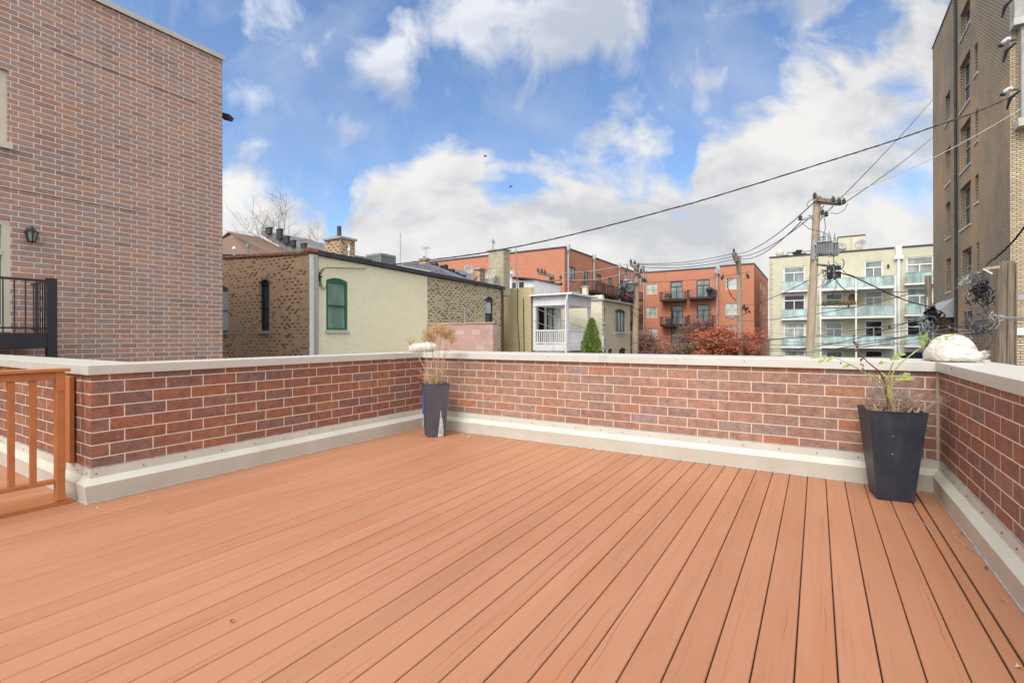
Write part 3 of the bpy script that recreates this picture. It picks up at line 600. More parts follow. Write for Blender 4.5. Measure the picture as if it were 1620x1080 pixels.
# dry stalks
def seedhead(fl, c, r, n):
    for i in range(n):
        v = Vector((random.gauss(0, 1), random.gauss(0, 1), random.gauss(0, .8))).normalized()*r*random.random()**.45
        v.z = v.z*.9; s_ = r*.055*random.uniform(.6, 1.4); a = Vector((random.gauss(0,1), random.gauss(0,1), random.gauss(0,1))).normalized()*s_; b_ = a.orthogonal().normalized()*s_*.7
        p = c+v; fl.add([p-a, p+b_, p+a, p-b_], [(0,1,2,3)])
def stalk_at(px, py, base, depth): return atZ(px, py, depth)
dL = (cL-CAM).dot(Fw)
heads = [(649, 540, .052, 0), (672, 537, .03, 0), (677, 527, .055, 1), (692, 520, .06, 1), (705, 528, .055, 1), (712, 521, .055, 1), (683, 535, .045, 1), (716, 535, .05, 1), (699, 516, .04, 1)]
for i, (hx, hy, r, full) in enumerate(heads):
    top = atZ(hx, hy, dL+random.uniform(-.12, .1)); b0 = Vector((cL.x+random.uniform(-.09, .09), cL.y+random.uniform(-.09, .09), hL-.05))
    mid = b0.lerp(top, .5)+Vector((random.uniform(-.02, .02), random.uniform(-.02, .02), 0))
    st = thing('dry_stalk', b0, ['dry tan seed stalk rising from the grey planter beside the brick corner', 'open branching dry stalk leaning left over the white sack'][0 if i else 1], 'plant', 'dry seed stalks in the grey planter')
    if i == 0: del st['group']
    g = MB(); g.tube([b0, mid, top-Vector((0,0,r*.6))], [.006, .0045, .003], 5)
    if not full:
        for j in range(9):
            e = top+Vector((random.gauss(0, .035), random.gauss(0, .035), random.uniform(-.02, .05))); g.tube([top-Vector((0,0,r)), (top+e)/2-Vector((0,0,.01)), e], .002, 4)
            for q_ in range(5): g.tube([e, e+Vector((random.gauss(0, .014), random.gauss(0, .014), random.uniform(0, .02)))], .0015, 3)
    else:
        for j in range(7):
            e = top+Vector((random.gauss(0, r*.5), random.gauss(0, r*.5), random.uniform(-.02, .03))); g.tube([top-Vector((0,0,r*1.3)), e], .0018, 4)
        for q_ in range(5):
            f_ = random.uniform(.2, .8); a = b0.lerp(top, f_); g.tube([a, a+Vector((random.gauss(0, .03), random.gauss(0, .03), random.uniform(.02, .06)))], .0012, 3)
    g.build('stem', M['straw'], st)
    g = MB(); seedhead(g, top, r*1.45, 900 if full else 70); seedhead(g, top-Vector((0, 0, r*.9)), r*1.1, 380 if full else 10); g.build('seed_head', M['fluff'], st)
g = MB()
for i in range(90):
    b0 = Vector((cL.x+random.uniform(-.12, .12), cL.y+random.uniform(-.12, .12), hL-.05)); L = random.uniform(.08, .28)
    v = Vector((random.gauss(0, .35), random.gauss(0, .35), 1)).normalized()*L; g.tube([b0, b0+v*.6, b0+v+Vector((random.gauss(0, .03), random.gauss(0, .03), random.uniform(-.05, 0)))], [.0028, .002, .001], 3)
for i in range(7):
    b0 = Vector((cL.x-.08, cL.y, hL-.03)); e = b0+Vector((random.uniform(-.35, -.1), random.uniform(-.1, .1), random.uniform(.1, .28))); g.tube([b0, (b0+e)/2+Vector((0,0,.02)), e], [.003, .002, .001], 4)
solo(g, 'dry_grass', M['straw'], (cL.x, cL.y, hL-.05), 'tangle of short dry straw at the foot of the tall stalks in the grey planter', 'dry grass')
o = col.objects[-1] if False else None
# right planter plants
dR = (cR-CAM).dot(Fw); topR = Vector((cR.x, cR.y, hR-.04))
def LP(px, py, dd=0): return atZ(px, py, dR+dd)
g = MB(); g.tube([topR+Vector((-.01,0,0)), LP(1399, 602), LP(1392, 588, -.02), LP(1372, 572, -.05), LP(1358, 556, -.05), LP(1350, 536, -.03), LP(1352, 528, -.02)], [.009, .007, .006, .0045, .004, .003, .002], 7)
for (a, b_) in (((1366, 566), (1362, 572)), ((1357, 552), (1353, 556)), ((1350, 540), (1358, 545))):
    g.tube([LP(*a, -.05), LP((a[0]+b_[0])/2-2, (a[1]+b_[1])/2, -.05), LP(*b_, -.04)], [.006, .009, .003], 5)
sd_ = thing('withered_stem', topR, 'brown withered stem curling up above the right planter against the wall cap', 'plant'); g.build('stem', M['drystem'], sd_)
g = MB()
def curled(c, s_, n=3):
    for i in range(n):
        a = Vector((random.gauss(0,1), random.gauss(0,1), random.gauss(0,1))).normalized()*s_; b_ = a.orthogonal().normalized()*s_*.4
        g.add([c-a, c+b_, c+a*1.1, c-b_+a*.2], [(0,1,2,3)], True)
for px_, py_, s_ in ((1364, 577, .02), (1365, 583, .014), (1357, 548, .02), (1351, 531, .016), (1355, 555, .012), (1398, 598, .015)): g = MB(); curled(LP(px_, py_, -.05), s_); g.build('withered_leaf', M['drystem'], sd_)
lt = thing('leafy_sapling', topR+Vector((.02, 0, 0)), 'young green leafy shoots fanning out of the charcoal planter', 'plant')
g = MB(); lg = MB()
def leaf(p, d_, L, w_, up=Vector((0,0,1)), droop=.25):
    d_ = d_.normalized(); sd2 = d_.cross(up); sd2 = sd2.normalized() if sd2.length > .01 else Vector((1,0,0)); nn = sd2.cross(d_)
    V = []
    for f_, ww in ((0, .05), (.18, .7), (.4, 1), (.65, .75), (.85, .35), (1, .02)):
        cc = p+d_*L*f_-Vector((0,0,1))*droop*L*f_*f_
        V += [cc-sd2*w_*ww+nn*w_*ww*.25, cc, cc+sd2*w_*ww+nn*w_*ww*.25]
    lg.add(V, [(3*i+k_, 3*i+k_+1, 3*i+k_+4, 3*i+k_+3) for i in range(5) for k_ in (0, 1)], True)
base = topR+Vector((.03, 0, 0))
shoots = [([(1405, 618), (1381, 598), (1352, 580), (1325, 567)], .0), ([(1410, 615), (1412, 590), (1425, 574), (1448, 556), (1458, 548)], .04), ([(1407, 612), (1405, 595), (1411, 578), (1414, 571)], -.06), ([(1407, 616), (1416, 604), (1432, 600)], -.04), ([(1405, 614), (1392, 601), (1376, 588)], -.06)]
for pts_, dd in shoots:
    Q = [base]+[LP(x_, y_, dd*(i/len(pts_))) for i, (x_, y_) in enumerate(pts_)]; g.tube(Q, [.007]+[.005]*(len(Q)-2)+[.002], 6)
g.tube([base, LP(1404, 622), LP(1406, 606)], [.011, .009, .006], 7)
def spray(px, py, dirx, dirz, n, L, sz, dd=0):
    c = LP(px, py, dd); d_ = (Rt*dirx+U0*dirz+Fw*random.uniform(-.3, .3)).normalized()
    for i in range(n):
        f_ = i/max(1, n-1); p = c+d_*L*f_; side = d_.cross(Vector((0,0,1))).normalized()*(1 if i % 2 else -1)
        leaf(p, d_*.9+side*.8+Vector((0,0,random.uniform(-.3, .3)))-Fw*.5, sz*random.uniform(.5, .9), sz*.16, up=-Fw+Vector((0,0,.5)))
    leaf(c+d_*L, d_, sz*.85, sz*.17, up=-Fw+Vector((0,0,.6)))
spray(1326, 566, -1, .05, 7, .17, .075, -.02); spray(1322, 565, -.8, -.2, 4, .10, .065, -.08)
spray(1349, 577, -.5, -.1, 3, .04, .055, 0); spray(1372, 590, .2, -.7, 2, .03, .055, -.06)
spray(1408, 570, .3, .15, 6, .10, .085, -.06); spray(1400, 572, -.4, .0, 3, .06, .08, -.05)
spray(1416, 600, .9, .1, 5, .09, .07, -.05); spray(1425, 596, .5, .2, 4, .06, .065, -.02); spray(1405, 603, -.2, .5, 4, .05, .06, -.06)
spray(1456, 552, .2, .9, 6, .09, .085, .05); spray(1459, 545, -.3, .9, 4, .05, .075, .08); spray(1470, 538, .8, .15, 4, .15, .06, .12); spray(1500, 532, .6, .2, 4, .04, .05, .1)
g.build('stem', M['greenstem'], lt); lg.build('foliage', M['leaf'], lt)
g = MB()
for i in range(70):
    b0 = topR+Vector((random.uniform(-.16, .19), random.uniform(-.12, .12), 0)); L = random.uniform(.05, .17); lean = Vector((random.gauss(.15, .5), random.gauss(0, .4), 1)).normalized()*L
    g.tube([b0, b0+lean*.6, b0+lean+Vector((random.gauss(0, .02), random.gauss(0, .02), -.03))], [.004, .003, .0015], 4)
solo(g, 'dry_stubble', M['straw'], topR, 'pale broken straw stubble round the foot of the green shoots', 'dry grass')
g = MB()
def twig(p, v, L, lev):
    e = p+v*L; g.tube([p, p.lerp(e, .5)+Vector((random.gauss(0, .008), random.gauss(0, .008), random.gauss(0, .008))), e], [.0017-.0003*lev]*3, 3)
    if lev < 3:
        for i in range(3): twig(p.lerp(e, random.uniform(.4, 1)), (v+Vector((random.gauss(0, .45), random.gauss(0, .45), random.gauss(.05, .4)))).normalized(), L*.6, lev+1)
for i in range(26):
    twig(topR+Vector((random.uniform(-.2, .2), random.uniform(-.1, .1), 0)), Vector((random.gauss(.45, .4), random.gauss(0, .3), random.uniform(.3, 1))).normalized(), random.uniform(.1, .2), 0)
solo(g, 'dead_twigs', M['twig'], topR+Vector((.05, 0, 0)), 'fine tangled dead grey twigs spilling over the right rim of the charcoal planter', 'twigs')
# ================================================================== SACKS
def sack(parts, label, seed):
    """closed lumpy shape: union of stretched balls merged by a remesh, then creased"""
    me = bpy.data.meshes.new('sack'); import bmesh
    bm = bmesh.new()
    for c, r, e in parts:
        res = bmesh.ops.create_icosphere(bm, subdivisions=4, radius=1)
        ax = Vector(e); a = math.atan2(ax.y, ax.x); ca, sa = math.cos(a), math.sin(a)
        for v in res['verts']:
            p = Vector((v.co.x*r[0], v.co.y*r[1], v.co.z*r[2]))
            v.co = Vector((c[0]+p.x*ca-p.y*sa, c[1]+p.x*sa+p.y*ca, c[2]+p.z))
    for v in bm.verts:
        if v.co.z < ZC1+.004: v.co.z = ZC1+.004+(v.co.z-ZC1-.004)*.02
    bm.to_mesh(me); bm.free(); me.materials.append(M['sack'])
    o = bpy.data.objects.new('sack', me); col.objects.link(o)
    rm = o.modifiers.new('r', 'REMESH'); rm.mode = 'VOXEL'; rm.voxel_size = .008
    sm = o.modifiers.new('s', 'SMOOTH'); sm.iterations = 8; sm.factor = .6
    tx = bpy.data.textures.new('creases', 'CLOUDS'); tx.noise_scale = .09; tx.noise_depth = 3
    dp = o.modifiers.new('d', 'DISPLACE'); dp.texture = tx; dp.strength = .016; dp.texture_coords = 'LOCAL'
    tx2 = bpy.data.textures.new('folds', 'MUSGRAVE') if False else bpy.data.textures.new('folds', 'CLOUDS'); tx2.noise_scale = .03; tx2.noise_depth = 2
    d2 = o.modifiers.new('d2', 'DISPLACE'); d2.texture = tx2; d2.strength = .004; d2.texture_coords = 'LOCAL'
    for f in me.polygons: f.use_smooth = True
    dg = bpy.context.evaluated_depsgraph_get(); nm = bpy.data.meshes.new_from_object(o.evaluated_get(dg)); o.modifiers.clear(); o.data = nm
    for f in nm.polygons: f.use_smooth = True
    if not nm.materials: nm.materials.append(M['sack'])
    cc = Vector((parts[0][0][0], parts[0][0][1], ZC1)); 
    for v in nm.vertices: v.co -= cc
    o.location = cc; ORG[o.name] = cc; return tag(o, label, 'sack')
zb = ZC1
yr = YB+.1
def atx(px, Y): r = ray(px, 560); return (r*(Y/r.y)).x
X1 = atx(1500, yr)
o = sack([((X1+.03, yr+.05, zb+.07), (.165, .13, .165), (1, -.3, 0)), ((X1-.04, yr+.03, zb+.055), (.12, .11, .11), (1, -.1, 0)), ((X1-.02, yr-.1, zb+.045), (.115, .065, .065), (1, -.15, 0)), ((X1+.09, yr-.10, zb+.052), (.11, .06, .060), (1, -.15, 0))],
     'stuffed white plastic sack lying on the wall cap at the right corner', 1)
g = MB()
fr = Vector((X1+.185, yr-.10, zb+.05))
for i in range(40):
    a = random.uniform(0, 2*math.pi); r = .035*random.random()**.5; p = fr+Vector((0, math.cos(a)*r, math.sin(a)*r)); e = p+Vector((random.uniform(.02, .05), random.gauss(0, .015), random.gauss(0, .012)))
    g.tube([p-Vector((.03, 0, 0)), e], [.006, .002], 4)
g.build('frayed_mouth', M['sack'], o)
X2 = atx(668, YB+.08); yl = YB+.06
sack([((X2-.06, yl, zb+.055), (.16, .10, .072), (1, .15, 0)), ((X2+.10, yl+.03, zb+.07), (.15, .10, .075), (1, .1, 0)), ((X2-.13, yl-.01, zb+.04), (.09, .09, .045), (1, 0, 0))],
     'crumpled white sack on the wall cap at the far left corner behind dry stalks', 2)
# small debris
def litter(pts_, r, name, label, cat, m_):
    g = MB(); Q = [onZ(x_, y_, .006) for x_, y_ in pts_]; g.tube(Q, r, 4); solo(g, name, m_, Q[0], label, cat)
litter([(1441, 811), (1452, 821), (1465, 830), (1473, 841), (1475, 846)], .0022, 'stem_scrap', 'thin pale curved stem lying on the boards below the charcoal planter', 'stem', M['peel'])
litter([(1508, 838), (1513, 851), (1528, 863), (1545, 873), (1556, 883)], .0022, 'stem_scrap', 'thin pale curved stem lying on the boards beside the right base flashing', 'stem', M['peel'])
def dleaf(px, py, s_, label, m_):
    c = onZ(px, py, .012); g = MB(); V = []
    for i in range(9):
        a = 2*math.pi*i/9; r = s_*(1 if i % 2 else .5)*random.uniform(.8, 1.2); V.append((c.x+math.cos(a)*r, c.y+math.sin(a)*r, random.uniform(.003, .02)))
    V.append((c.x, c.y, .012)); g.add(V, [(i, (i+1) % 9, 9) for i in range(9)]); solo(g, 'fallen_leaf', m_, (c.x, c.y, 0), label, 'leaf')
dleaf(743, 691, .03, 'small yellow leaf lying on the deck near the far wall', M['yleaf'])
dleaf(1586, 948, .012, 'tiny tan leaf by the base of the right parapet', M['straw']); dleaf(1612, 1052, .013, 'tiny dry leaf in the dark gap near the lower right corner', M['straw'])
dleaf(1522, 843, .012, 'tiny brown leaf against the right flashing nearest the planter', M['drystem']); dleaf(1560, 897, .013, 'small brown leaf halfway along the right flashing', M['drystem'])
dleaf(367, 981, .011, 'dark leaf crumb alone on the left part of the deck', M['drystem'])
# ================================================================== LEFT TOWNHOUSE
XT = -12.4; KT = K('E', XT); yc = KT.px(352, 330)[0]
ztop = onX(349, 92, XT).z
t = thing('brick_townhouse', (XT-4, yc-10, GZ), 'tall mauve brown brick townhouse wall filling the left side', 'house')
w1 = KT.rect(-40, 12, 103, 220); w2 = KT.rect(-45, 17, 343, 524)
w1 = (w1[1]-1.5, w1[1], *w1[2:]); w2 = (w2[1]-1.15, w2[1], w2[2]-.0, w2[3])
g = MB(); wall(g, KT, yc-30, yc, GZ, ztop, [w1, w2], .1, 12); g.build('wall', M['brick_left'], t)
g = MB(); g.box(XT-12.05, XT+.05, yc-30, yc+.05, ztop+.002, ztop+.07); g.box(XT+.02, XT+.05, yc-30, yc+.05, ztop-.04, ztop+.002); g.build('coping', M['coping'], t)
for (x0, z0, x1, z1) in ((80, 68, 310, 156), (0, 285, 232, 331)):
    a = onX(x0, z0, XT); b_ = onX(x1, z1, XT); g = MB(); zz = (a.z+b_.z)/2; KT.box(g, a.y, b_.y, zz-.1, zz, -.012, .0); g.build('brick_band', M['brick_left'], t)
window(t, KT, w1, M['beige'], M['g_green'], 'fix', .1, .12, M['beige'])
fo = window(t, KT, w2, M['beige'], M['g_grey'], 'transom', .08, .11, None, name='door')
# wall lantern
c = onX(46.5, 370, XT); g = MB()
t2 = thing('wall_lantern', (XT, c.y, c.z-.12), 'small dark glass lantern fixed to the townhouse wall above the balcony', 'lantern')
g.box(XT-.0, XT+.02, c.y-.05, c.y+.05, c.z-.02, c.z+.1); g.bar((XT+.02, c.y, c.z+.06), (XT+.12, c.y, c.z+.10), .02)
g.lathe((XT+.12, c.y, c.z+.02), [(.11, 0), (.05, .06), (.015, .11)], 6); g.lathe((XT+.12, c.y, c.z-.17), [(.05, 0), (.062, .02)], 6)
for i in range(6):
    a = math.pi/3*i; g.bar((XT+.12+.06*math.cos(a), c.y+.06*math.sin(a), c.z-.15), (XT+.12+.095*math.cos(a), c.y+.095*math.sin(a), c.z+.02), .012)
g.build('frame', M['black'], t2); g = MB(); g.lathe((XT+.12, c.y, c.z-.15), [(.052, 0), (.088, .17)], 6); g.build('glass', M['g_grey'], t2)
# security light on the corner
c = onX(356, 180, XT+.0); g = MB()
t2 = thing('floodlight', (XT, yc, c.z), 'small dark floodlight sticking out of the townhouse corner against the sky', 'lamp')
g.lathe((XT-.25, yc+.0, c.z-.02), [(.05, 0), (.05, .03)], 10, (0,1,0)); g.bar((XT-.25, yc+.02, c.z-.02), (XT-.2, yc+.12, c.z+.02), .03); g.obox((XT-.18, yc+.2, c.z+.01), Vector((.09,.05,-.03)), Vector((0,.06,-.03)), Vector((.01,.02,.05))); g.build('housing', M['black'], t2)
# balcony: beam, post, railing
yb = onX(90, 500, XT+1.1).y; XB = XT+1.1
pB = onX(90, 441, XB); zb1 = onX(45, 551, XB).z; zb0 = onX(45, 526.5, XB).z; ztopr = onX(60, 441, XB).z
t2 = thing('balcony', (XB, yb, GZ), 'black steel balcony with thin upright bars in front of the townhouse door', 'balcony')
ye = yb-4.2
g = MB(); g.box(XB-.12, XB, ye, yb-.13, zb1, zb0); g.box(XT+.02, XB-.12, yb-.27, yb-.14, zb1, zb0-.01); g.build('beam', M['black'], t2)
g = MB(); g.box(XT+.02, XB-.13, ye, yb-.28, zb0-.06, zb0-.012); g.build('floor', M['dark'], t2)
for yy in (yb-.125, ye-.13):
    g = MB(); g.box(XB-.125, XB+.005, yy, yy+.13, GZ, ztopr+.03); g.build('post', M['black'], t2)
g = MB(); g.box(XB-.08, XB-.04, ye, yb-.13, ztopr-.04, ztopr); g.box(XB-.08, XB-.04, ye, yb-.13, zb0+.07, zb0+.10)
g.box(XT+.05, XB-.13, yb-.09, yb-.05, ztopr-.04, ztopr); g.box(XT+.05, XB-.13, yb-.09, yb-.05, zb0+.07, zb0+.10); g.build('rail', M['black'], t2)
yy = yb-.25
while yy > ye:
    g = MB(); g.box(XB-.068, XB-.052, yy-.008, yy+.008, zb0+.0, ztopr-.041); g.build('baluster', M['black'], t2); yy -= .135
xx = XB-.24
while xx > XT+.1:
    g = MB(); g.box(xx-.008, xx+.008, yb-.078, yb-.062, zb0, ztopr-.041); g.build('baluster', M['black'], t2); xx -= .12
# ================================================================== YELLOW PAINTED / COMMON BRICK HOUSE
XY = -13.95; KE = K('E', XY)
ys = onX(489.5, 480, XY).y; KS = K('S', ys)
ztc = onX(490, 402, XY).z; ye2, zte = onX(795, 458, XY).y, onX(795, 458, XY).z
ym, zm = onX(676, 437, XY).y, onX(676, 437, XY).z
t = thing('yellow_side_brick_house', (XY-4, ys+5, GZ), 'low brick house with pale yellow painted side wall and black roof edge', 'house')
wg = KE.rect(516, 550, 440, 522); wb = KE.rect(767.5, 781, 469, 518)
g = MB(); wall(g, KE, ys+.003, ym, GZ, ztc, [(*wg, .10)], .13, .3, zm); g.build('painted_wall', M['yellow_paint'], t)
g = MB(); wall(g, KE, ym+.001, ye2, GZ, zm, [(*wb, .18)], .14, .3, zte); g.build('side_wall', M['cream_brick'], t)
wsl = [KS.rect(409.5, 426, 442, 523), KS.rect(353.5, 361, 452, 525)]
wsl[1] = (wsl[1][1]-1.0, wsl[1][1], wsl[1][2], wsl[1][3])
zs0 = onY(352, 408, ys).z; xs0 = XY-12
zsl = ztc-.06+(zs0-ztc)/(onY(352, 408, ys).x-XY)*(xs0-XY)
g = MB(); wall(g, KS, xs0, XY-.002, GZ, zsl, [(*wsl[0], .12), (*wsl[1], .12)], .16, .3, ztc+.02); g.build('front_wall', M['common'], t)
for i, r in enumerate(wsl): window(t, KS, (r[0]+.02, r[1]-.02, r[2], r[3]), M['navy'], M['g_dark' if i else 'g_blue'], 'sash', .14, .07, M['oldstone'], .12)
window(t, KE, (wg[0]+.01, wg[1]-.01, wg[2], wg[3]), M['green'], M['g_green'], 'sash', .07, .075, M['stone'], .10)
window(t, KE, (wb[0]+.01, wb[1]-.01, wb[2], wb[3]), M['dark'], M['g_dark'], 'sash', .12, .08, M['oldstone'], .18, glass2=M['g_pale'])
# terracotta coping tiles on the front parapet (stepping)
g = MB(); nn = 26
for i in range(nn):
    a = xs0+(XY-xs0)*i/nn; b_ = xs0+(XY-xs0)*(i+1)/nn; za = zsl+(ztc+.02-zsl)*i/nn; zb_ = zsl+(ztc+.02-zsl)*(i+1)/nn
    g.add([(a, ys-.05, za), (b_-.02, ys-.05, zb_), (b_-.02, ys+.35, zb_), (a, ys+.35, za), (a, ys-.05, za+.09), (b_-.02, ys-.05, zb_+.075), (b_-.02, ys+.35, zb_+.075), (a, ys+.35, za+.09), ], [(0,1,5,4),(1,2,6,5),(2,3,7,6),(3,0,4,7),(4,5,6,7),(0,3,2,1)])
g.box(XY-.32, XY+.06, ys-.07, ys+.4, ztc+.08, ztc+.2); g.build('tile_coping', M['terracotta'], t)
# roof and black edge
g = MB(); e = .1
g.add([(XY+e, ys+.3, ztc+.0), (XY+e, ye2+.1, zte), (XY+e, ye2+.1, zte+.16), (XY+e, ys+.3, ztc+.16), (XY-.15, ys+.3, ztc+.03), (XY-.15, ye2+.1, zte+.03), (XY-.15, ye2+.1, zte+.2), (XY-.15, ys+.3, ztc+.2)], [(0,1,2,3),(4,7,6,5),(3,2,6,7),(0,4,5,1),(0,3,7,4),(1,5,6,2)]); g.build('roof_edge', M['tar'], t)
g = MB(); g.add([(XY-.1, ys+.3, ztc+.1), (XY-.1, ye2, zte+.1), (XY-12, ye2, zte+.4), (XY-12, ys+.3, ztc+.3)], [(0,1,2,3)]); g.add([(XY-12, ys, GZ), (XY-12, ye2, GZ), (XY-12, ye2, zte+.4), (XY-12, ys, zsl)], [(0,1,2,3)]); g.quad((XY-12, ye2, GZ), (XY, ye2, GZ), (XY, ye2, zte), (XY-12, ye2, zte+.4)); g.build('roof', M['slate'], t)
# white corner strip, downspout, conduit, meter wires
g = MB(); KE.box(g, ys+.0, ys+.12, GZ, ztc-.02, -.006, .0); g.build('corner_strip', M['white_worn'], t)
g = MB(); g.tube([(XY+.07, ys+.22, GZ), (XY+.07, ys+.22, ztc-.1), (XY+.09, ys+.22, ztc)], .055, 10); g.build('downspout', M['galv'], t)
yq = onX(503, 500, XY).y; g = MB(); g.tube([(XY+.03, yq, GZ), (XY+.03, yq, onX(503, 440, XY).z)], .018, 6); g.build('conduit', M['white'], t)
p = lambda a, b_, o_=.06: onX(a, b_, XY+o_)
g = MB(); g.tube([p(505, 443), p(505, 432), p(510, 425), p(518, 423), p(540, 424), p(580, 424.5)], .012, 5); g.tube([p(504, 440), p(509, 430), p(512, 426)], .012, 5); g.tube([p(507, 440), p(509, 452), p(514, 457), p(517, 452)], .012, 5); g.tube([p(505, 443), p(508, 455), p(513, 459)], .01, 5); g.tube([p(506, 430), p(506, 452)], .02, 5); g.bar(p(502, 437), p(509, 438), .05); g.build('wiring', M['rubber'], t)
yv = onX(733.5, 500, XY).y; g = MB(); g.tube([(XY+.05, yv, GZ), (XY+.05, yv, onX(733.5, 486, XY).z)], .04, 8); g.build('vent_pipe', M['galv'], t)
g = MB(); g.tube([(XY+.05, ye2-.1, GZ), (XY+.05, ye2-.1, zte+.05)], .06, 8); g.build('downspout', M['rust'], t)
# pink block garage wall
KPk = K('S', ym); a = onY(676, 513, ym); b_ = onY(780, 511.5, ym)
g = MB(); g.box(XY+.02, b_.x, ym, ym+.3, GZ, b_.z)
tp = solo(g, 'block_wall', M['pink_block'], (b_.x-1.5, ym+1, GZ), 'low pink concrete block wall standing out from the cream brick wall', 'wall')
g = MB(); g.box(XY+.03, b_.x+.04, ym-.03, ym+.33, b_.z+.002, b_.z+.06); g.build('roof', M['pink_block'], tp)
# chimney with flue on the yellow-sided house roof
def chimney(px0, px1, pyt, pyb, Y, dep, m_, cap, label, capm='stone', flue=None):
    a = onY(px0, pyt, Y); b_ = onY(px1, pyb, Y); t = thing('chimney', ((a.x+b_.x)/2, Y+dep/2, b_.z), label, 'chimney')
    g = MB(); g.box(a.x, b_.x, Y, Y+dep, b_.z-.6, a.z); g.build('stack', m_, t)
    g = MB(); g.box(a.x-.07, b_.x+.07, Y-.07, Y+dep+.07, a.z+.002, a.z+cap); g.build('cap', M[capm], t)
    if flue:
        g = MB(); x_ = a.x+(b_.x-a.x)*flue[0]; g.tube([(x_, Y+dep/2, a.z+cap), (x_, Y+dep/2, a.z+cap+flue[1])], flue[2], 10); g.build('flue', M['dark'], t)
    return t
chimney(514, 539, 381, 408, ys+3.6, .75, M['common'], .09, 'orange brick chimney with a dark flue on the near roof', 'oldstone', flue=(.45, .55, .09))
def condenser(px0, px1, pyt, pyb, Y, label):
    a = onY(px0, pyt, Y); b_ = onY(px1, pyb, Y); w_ = b_.x-a.x; h = a.z-b_.z; t = thing('air_conditioner', (a.x+w_/2, Y+w_/2, b_.z), label, 'air conditioner', 'air conditioners on the near roof')
    g = MB(); g.box(a.x, b_.x, Y, Y+w_, b_.z, b_.z+h*.12); g.box(a.x, b_.x, Y, Y+w_, a.z-h*.14, a.z)
    for x_ in (a.x, b_.x-.04):
        for y_ in (Y, Y+w_-.04): g.box(x_, x_+.04, y_, y_+.04, b_.z+h*.12, a.z-h*.14)
    g.build('casing', M['greymetal'], t)
    g = MB(); n = 16
    for i in range(n): z_ = b_.z+h*.12+(h*.74)*(i+.5)/n; g.box(a.x+.02, b_.x-.02, Y+.02, Y+w_-.02, z_-h*.014, z_+h*.014)
    g.build('louvre', M['galv'] if False else M['greymetal'], t)
    g = MB(); g.box(a.x+.06, b_.x-.06, Y+.06, Y+w_-.06, b_.z+.01, a.z-.05); g.build('coil', M['dark'], t)
    g = MB(); g.lathe((a.x+w_/2, Y+w_/2, a.z), [(w_*.42, 0), (w_*.42, .03), (w_*.1, .05)], 16); g.build('fan_guard', M['dark'], t)
condenser(579, 602, 403, 422, ys+6.4, 'tall grey air conditioner on the near black roof, right of the other')
condenser(538, 562, 407, 420, ys+4.6, 'low grey air conditioner half hidden behind the roof edge next to the orange chimney')
def rod(x0, y0, x1, y1, X, r, name, label, cat, extra=None, m_='galv'):
    a = onX(x0, y0, X); b_ = Vector((a.x, a.y, onX(x1, y1, X).z)); g = MB(); g.tube([a, b_], r, 5)
    if extra: extra(g, b_)
    solo(g, name, M[m_], a, label, cat)
rod(633.5, 424, 633.5, 369, XY-1, .018, 'antenna_mast', 'tall thin antenna rod on the black roof', 'antenna')
def tv(g, b_):
    for s_ in (-1, 1): g.bar(b_+Vector((-.25*s_, .1, .02*s_)), b_+Vector((.25*s_, -.1, -.04)), .02)
    for i in range(4): g.bar(b_+Vector((-.2+.13*i, -.12, .05)), b_+Vector((-.2+.13*i, .12, -.05)), .015)
rod(674, 412, 674, 392, XY-3, .02, 'tv_aerial', 'small television aerial on a short mast beside the little chimney', 'antenna', tv)
rod(552, 409, 552, 396, XY-2, .025, 'plumbing_vent', 'thin white pipe between the chimney and the air conditioners', 'pipe', lambda g, b_: g.lathe(b_, [(.06, -.02), (.02, .14), (.008, .3)], 6), 'white')
# ---- buildings behind that house
def hz(px, py, Y): return onY(px, py, Y)
Yh = 34
t = thing('gabled_house', hz(390, 400, Yh), 'house with brown shingle gable roof and cream gable above the brick wall at left', 'house')
ap = hz(366, 369, Yh); rr = hz(432, 404, Yh); lf = hz(300, 404, Yh); bz = GZ
g = MB(); g.prismY([(lf.x, bz), (rr.x, bz), (rr.x, rr.z), (ap.x, ap.z-.12), (lf.x, rr.z)], Yh, Yh+12); g.build('wall', plain('cream siding', (.60,.55,.45), .8, var=.04, scale=3), t)
g = MB(); dz = .16
g.add([(ap.x, Yh-.4, ap.z), (rr.x+.5, Yh-.4, rr.z-.25), (rr.x+.5, Yh+12.4, rr.z-.25), (ap.x, Yh+12.4, ap.z), (ap.x, Yh-.4, ap.z+dz), (rr.x+.6, Yh-.4, rr.z-.25+dz), (rr.x+.6, Yh+12.4, rr.z-.25+dz), (ap.x, Yh+12.4, ap.z+dz)], [(0,1,2,3),(4,7,6,5),(0,4,5,1),(1,5,6,2),(2,6,7,3)])
g.add([(ap.x, Yh-.4, ap.z), (lf.x-.5, Yh-.4, rr.z-.25), (lf.x-.5, Yh+12.4, rr.z-.25), (ap.x, Yh+12.4, ap.z), (ap.x, Yh-.4, ap.z+dz), (lf.x-.6, Yh-.4, rr.z-.25+dz), (lf.x-.6, Yh+12.4, rr.z-.25+dz), (ap.x, Yh+12.4, ap.z+dz)], [(0,3,2,1),(4,5,6,7),(0,1,5,4),(1,2,6,5),(2,3,7,6)]); g.build('roof', M['shingle'], t)
q1, q2, q3 = hz(364, 372, Yh-.6), hz(393, 402, Yh-2.6), hz(310, 402, Yh-2.6)
g = MB(); g.add([q1, q2, q3, (q2.x, Yh-.1, q2.z), (q3.x, Yh-.1, q3.z)], [(0,1,2),(0,3,1),(0,2,4),(1,3,4,2)]); g.build('hip_roof', M['shingle'], t)
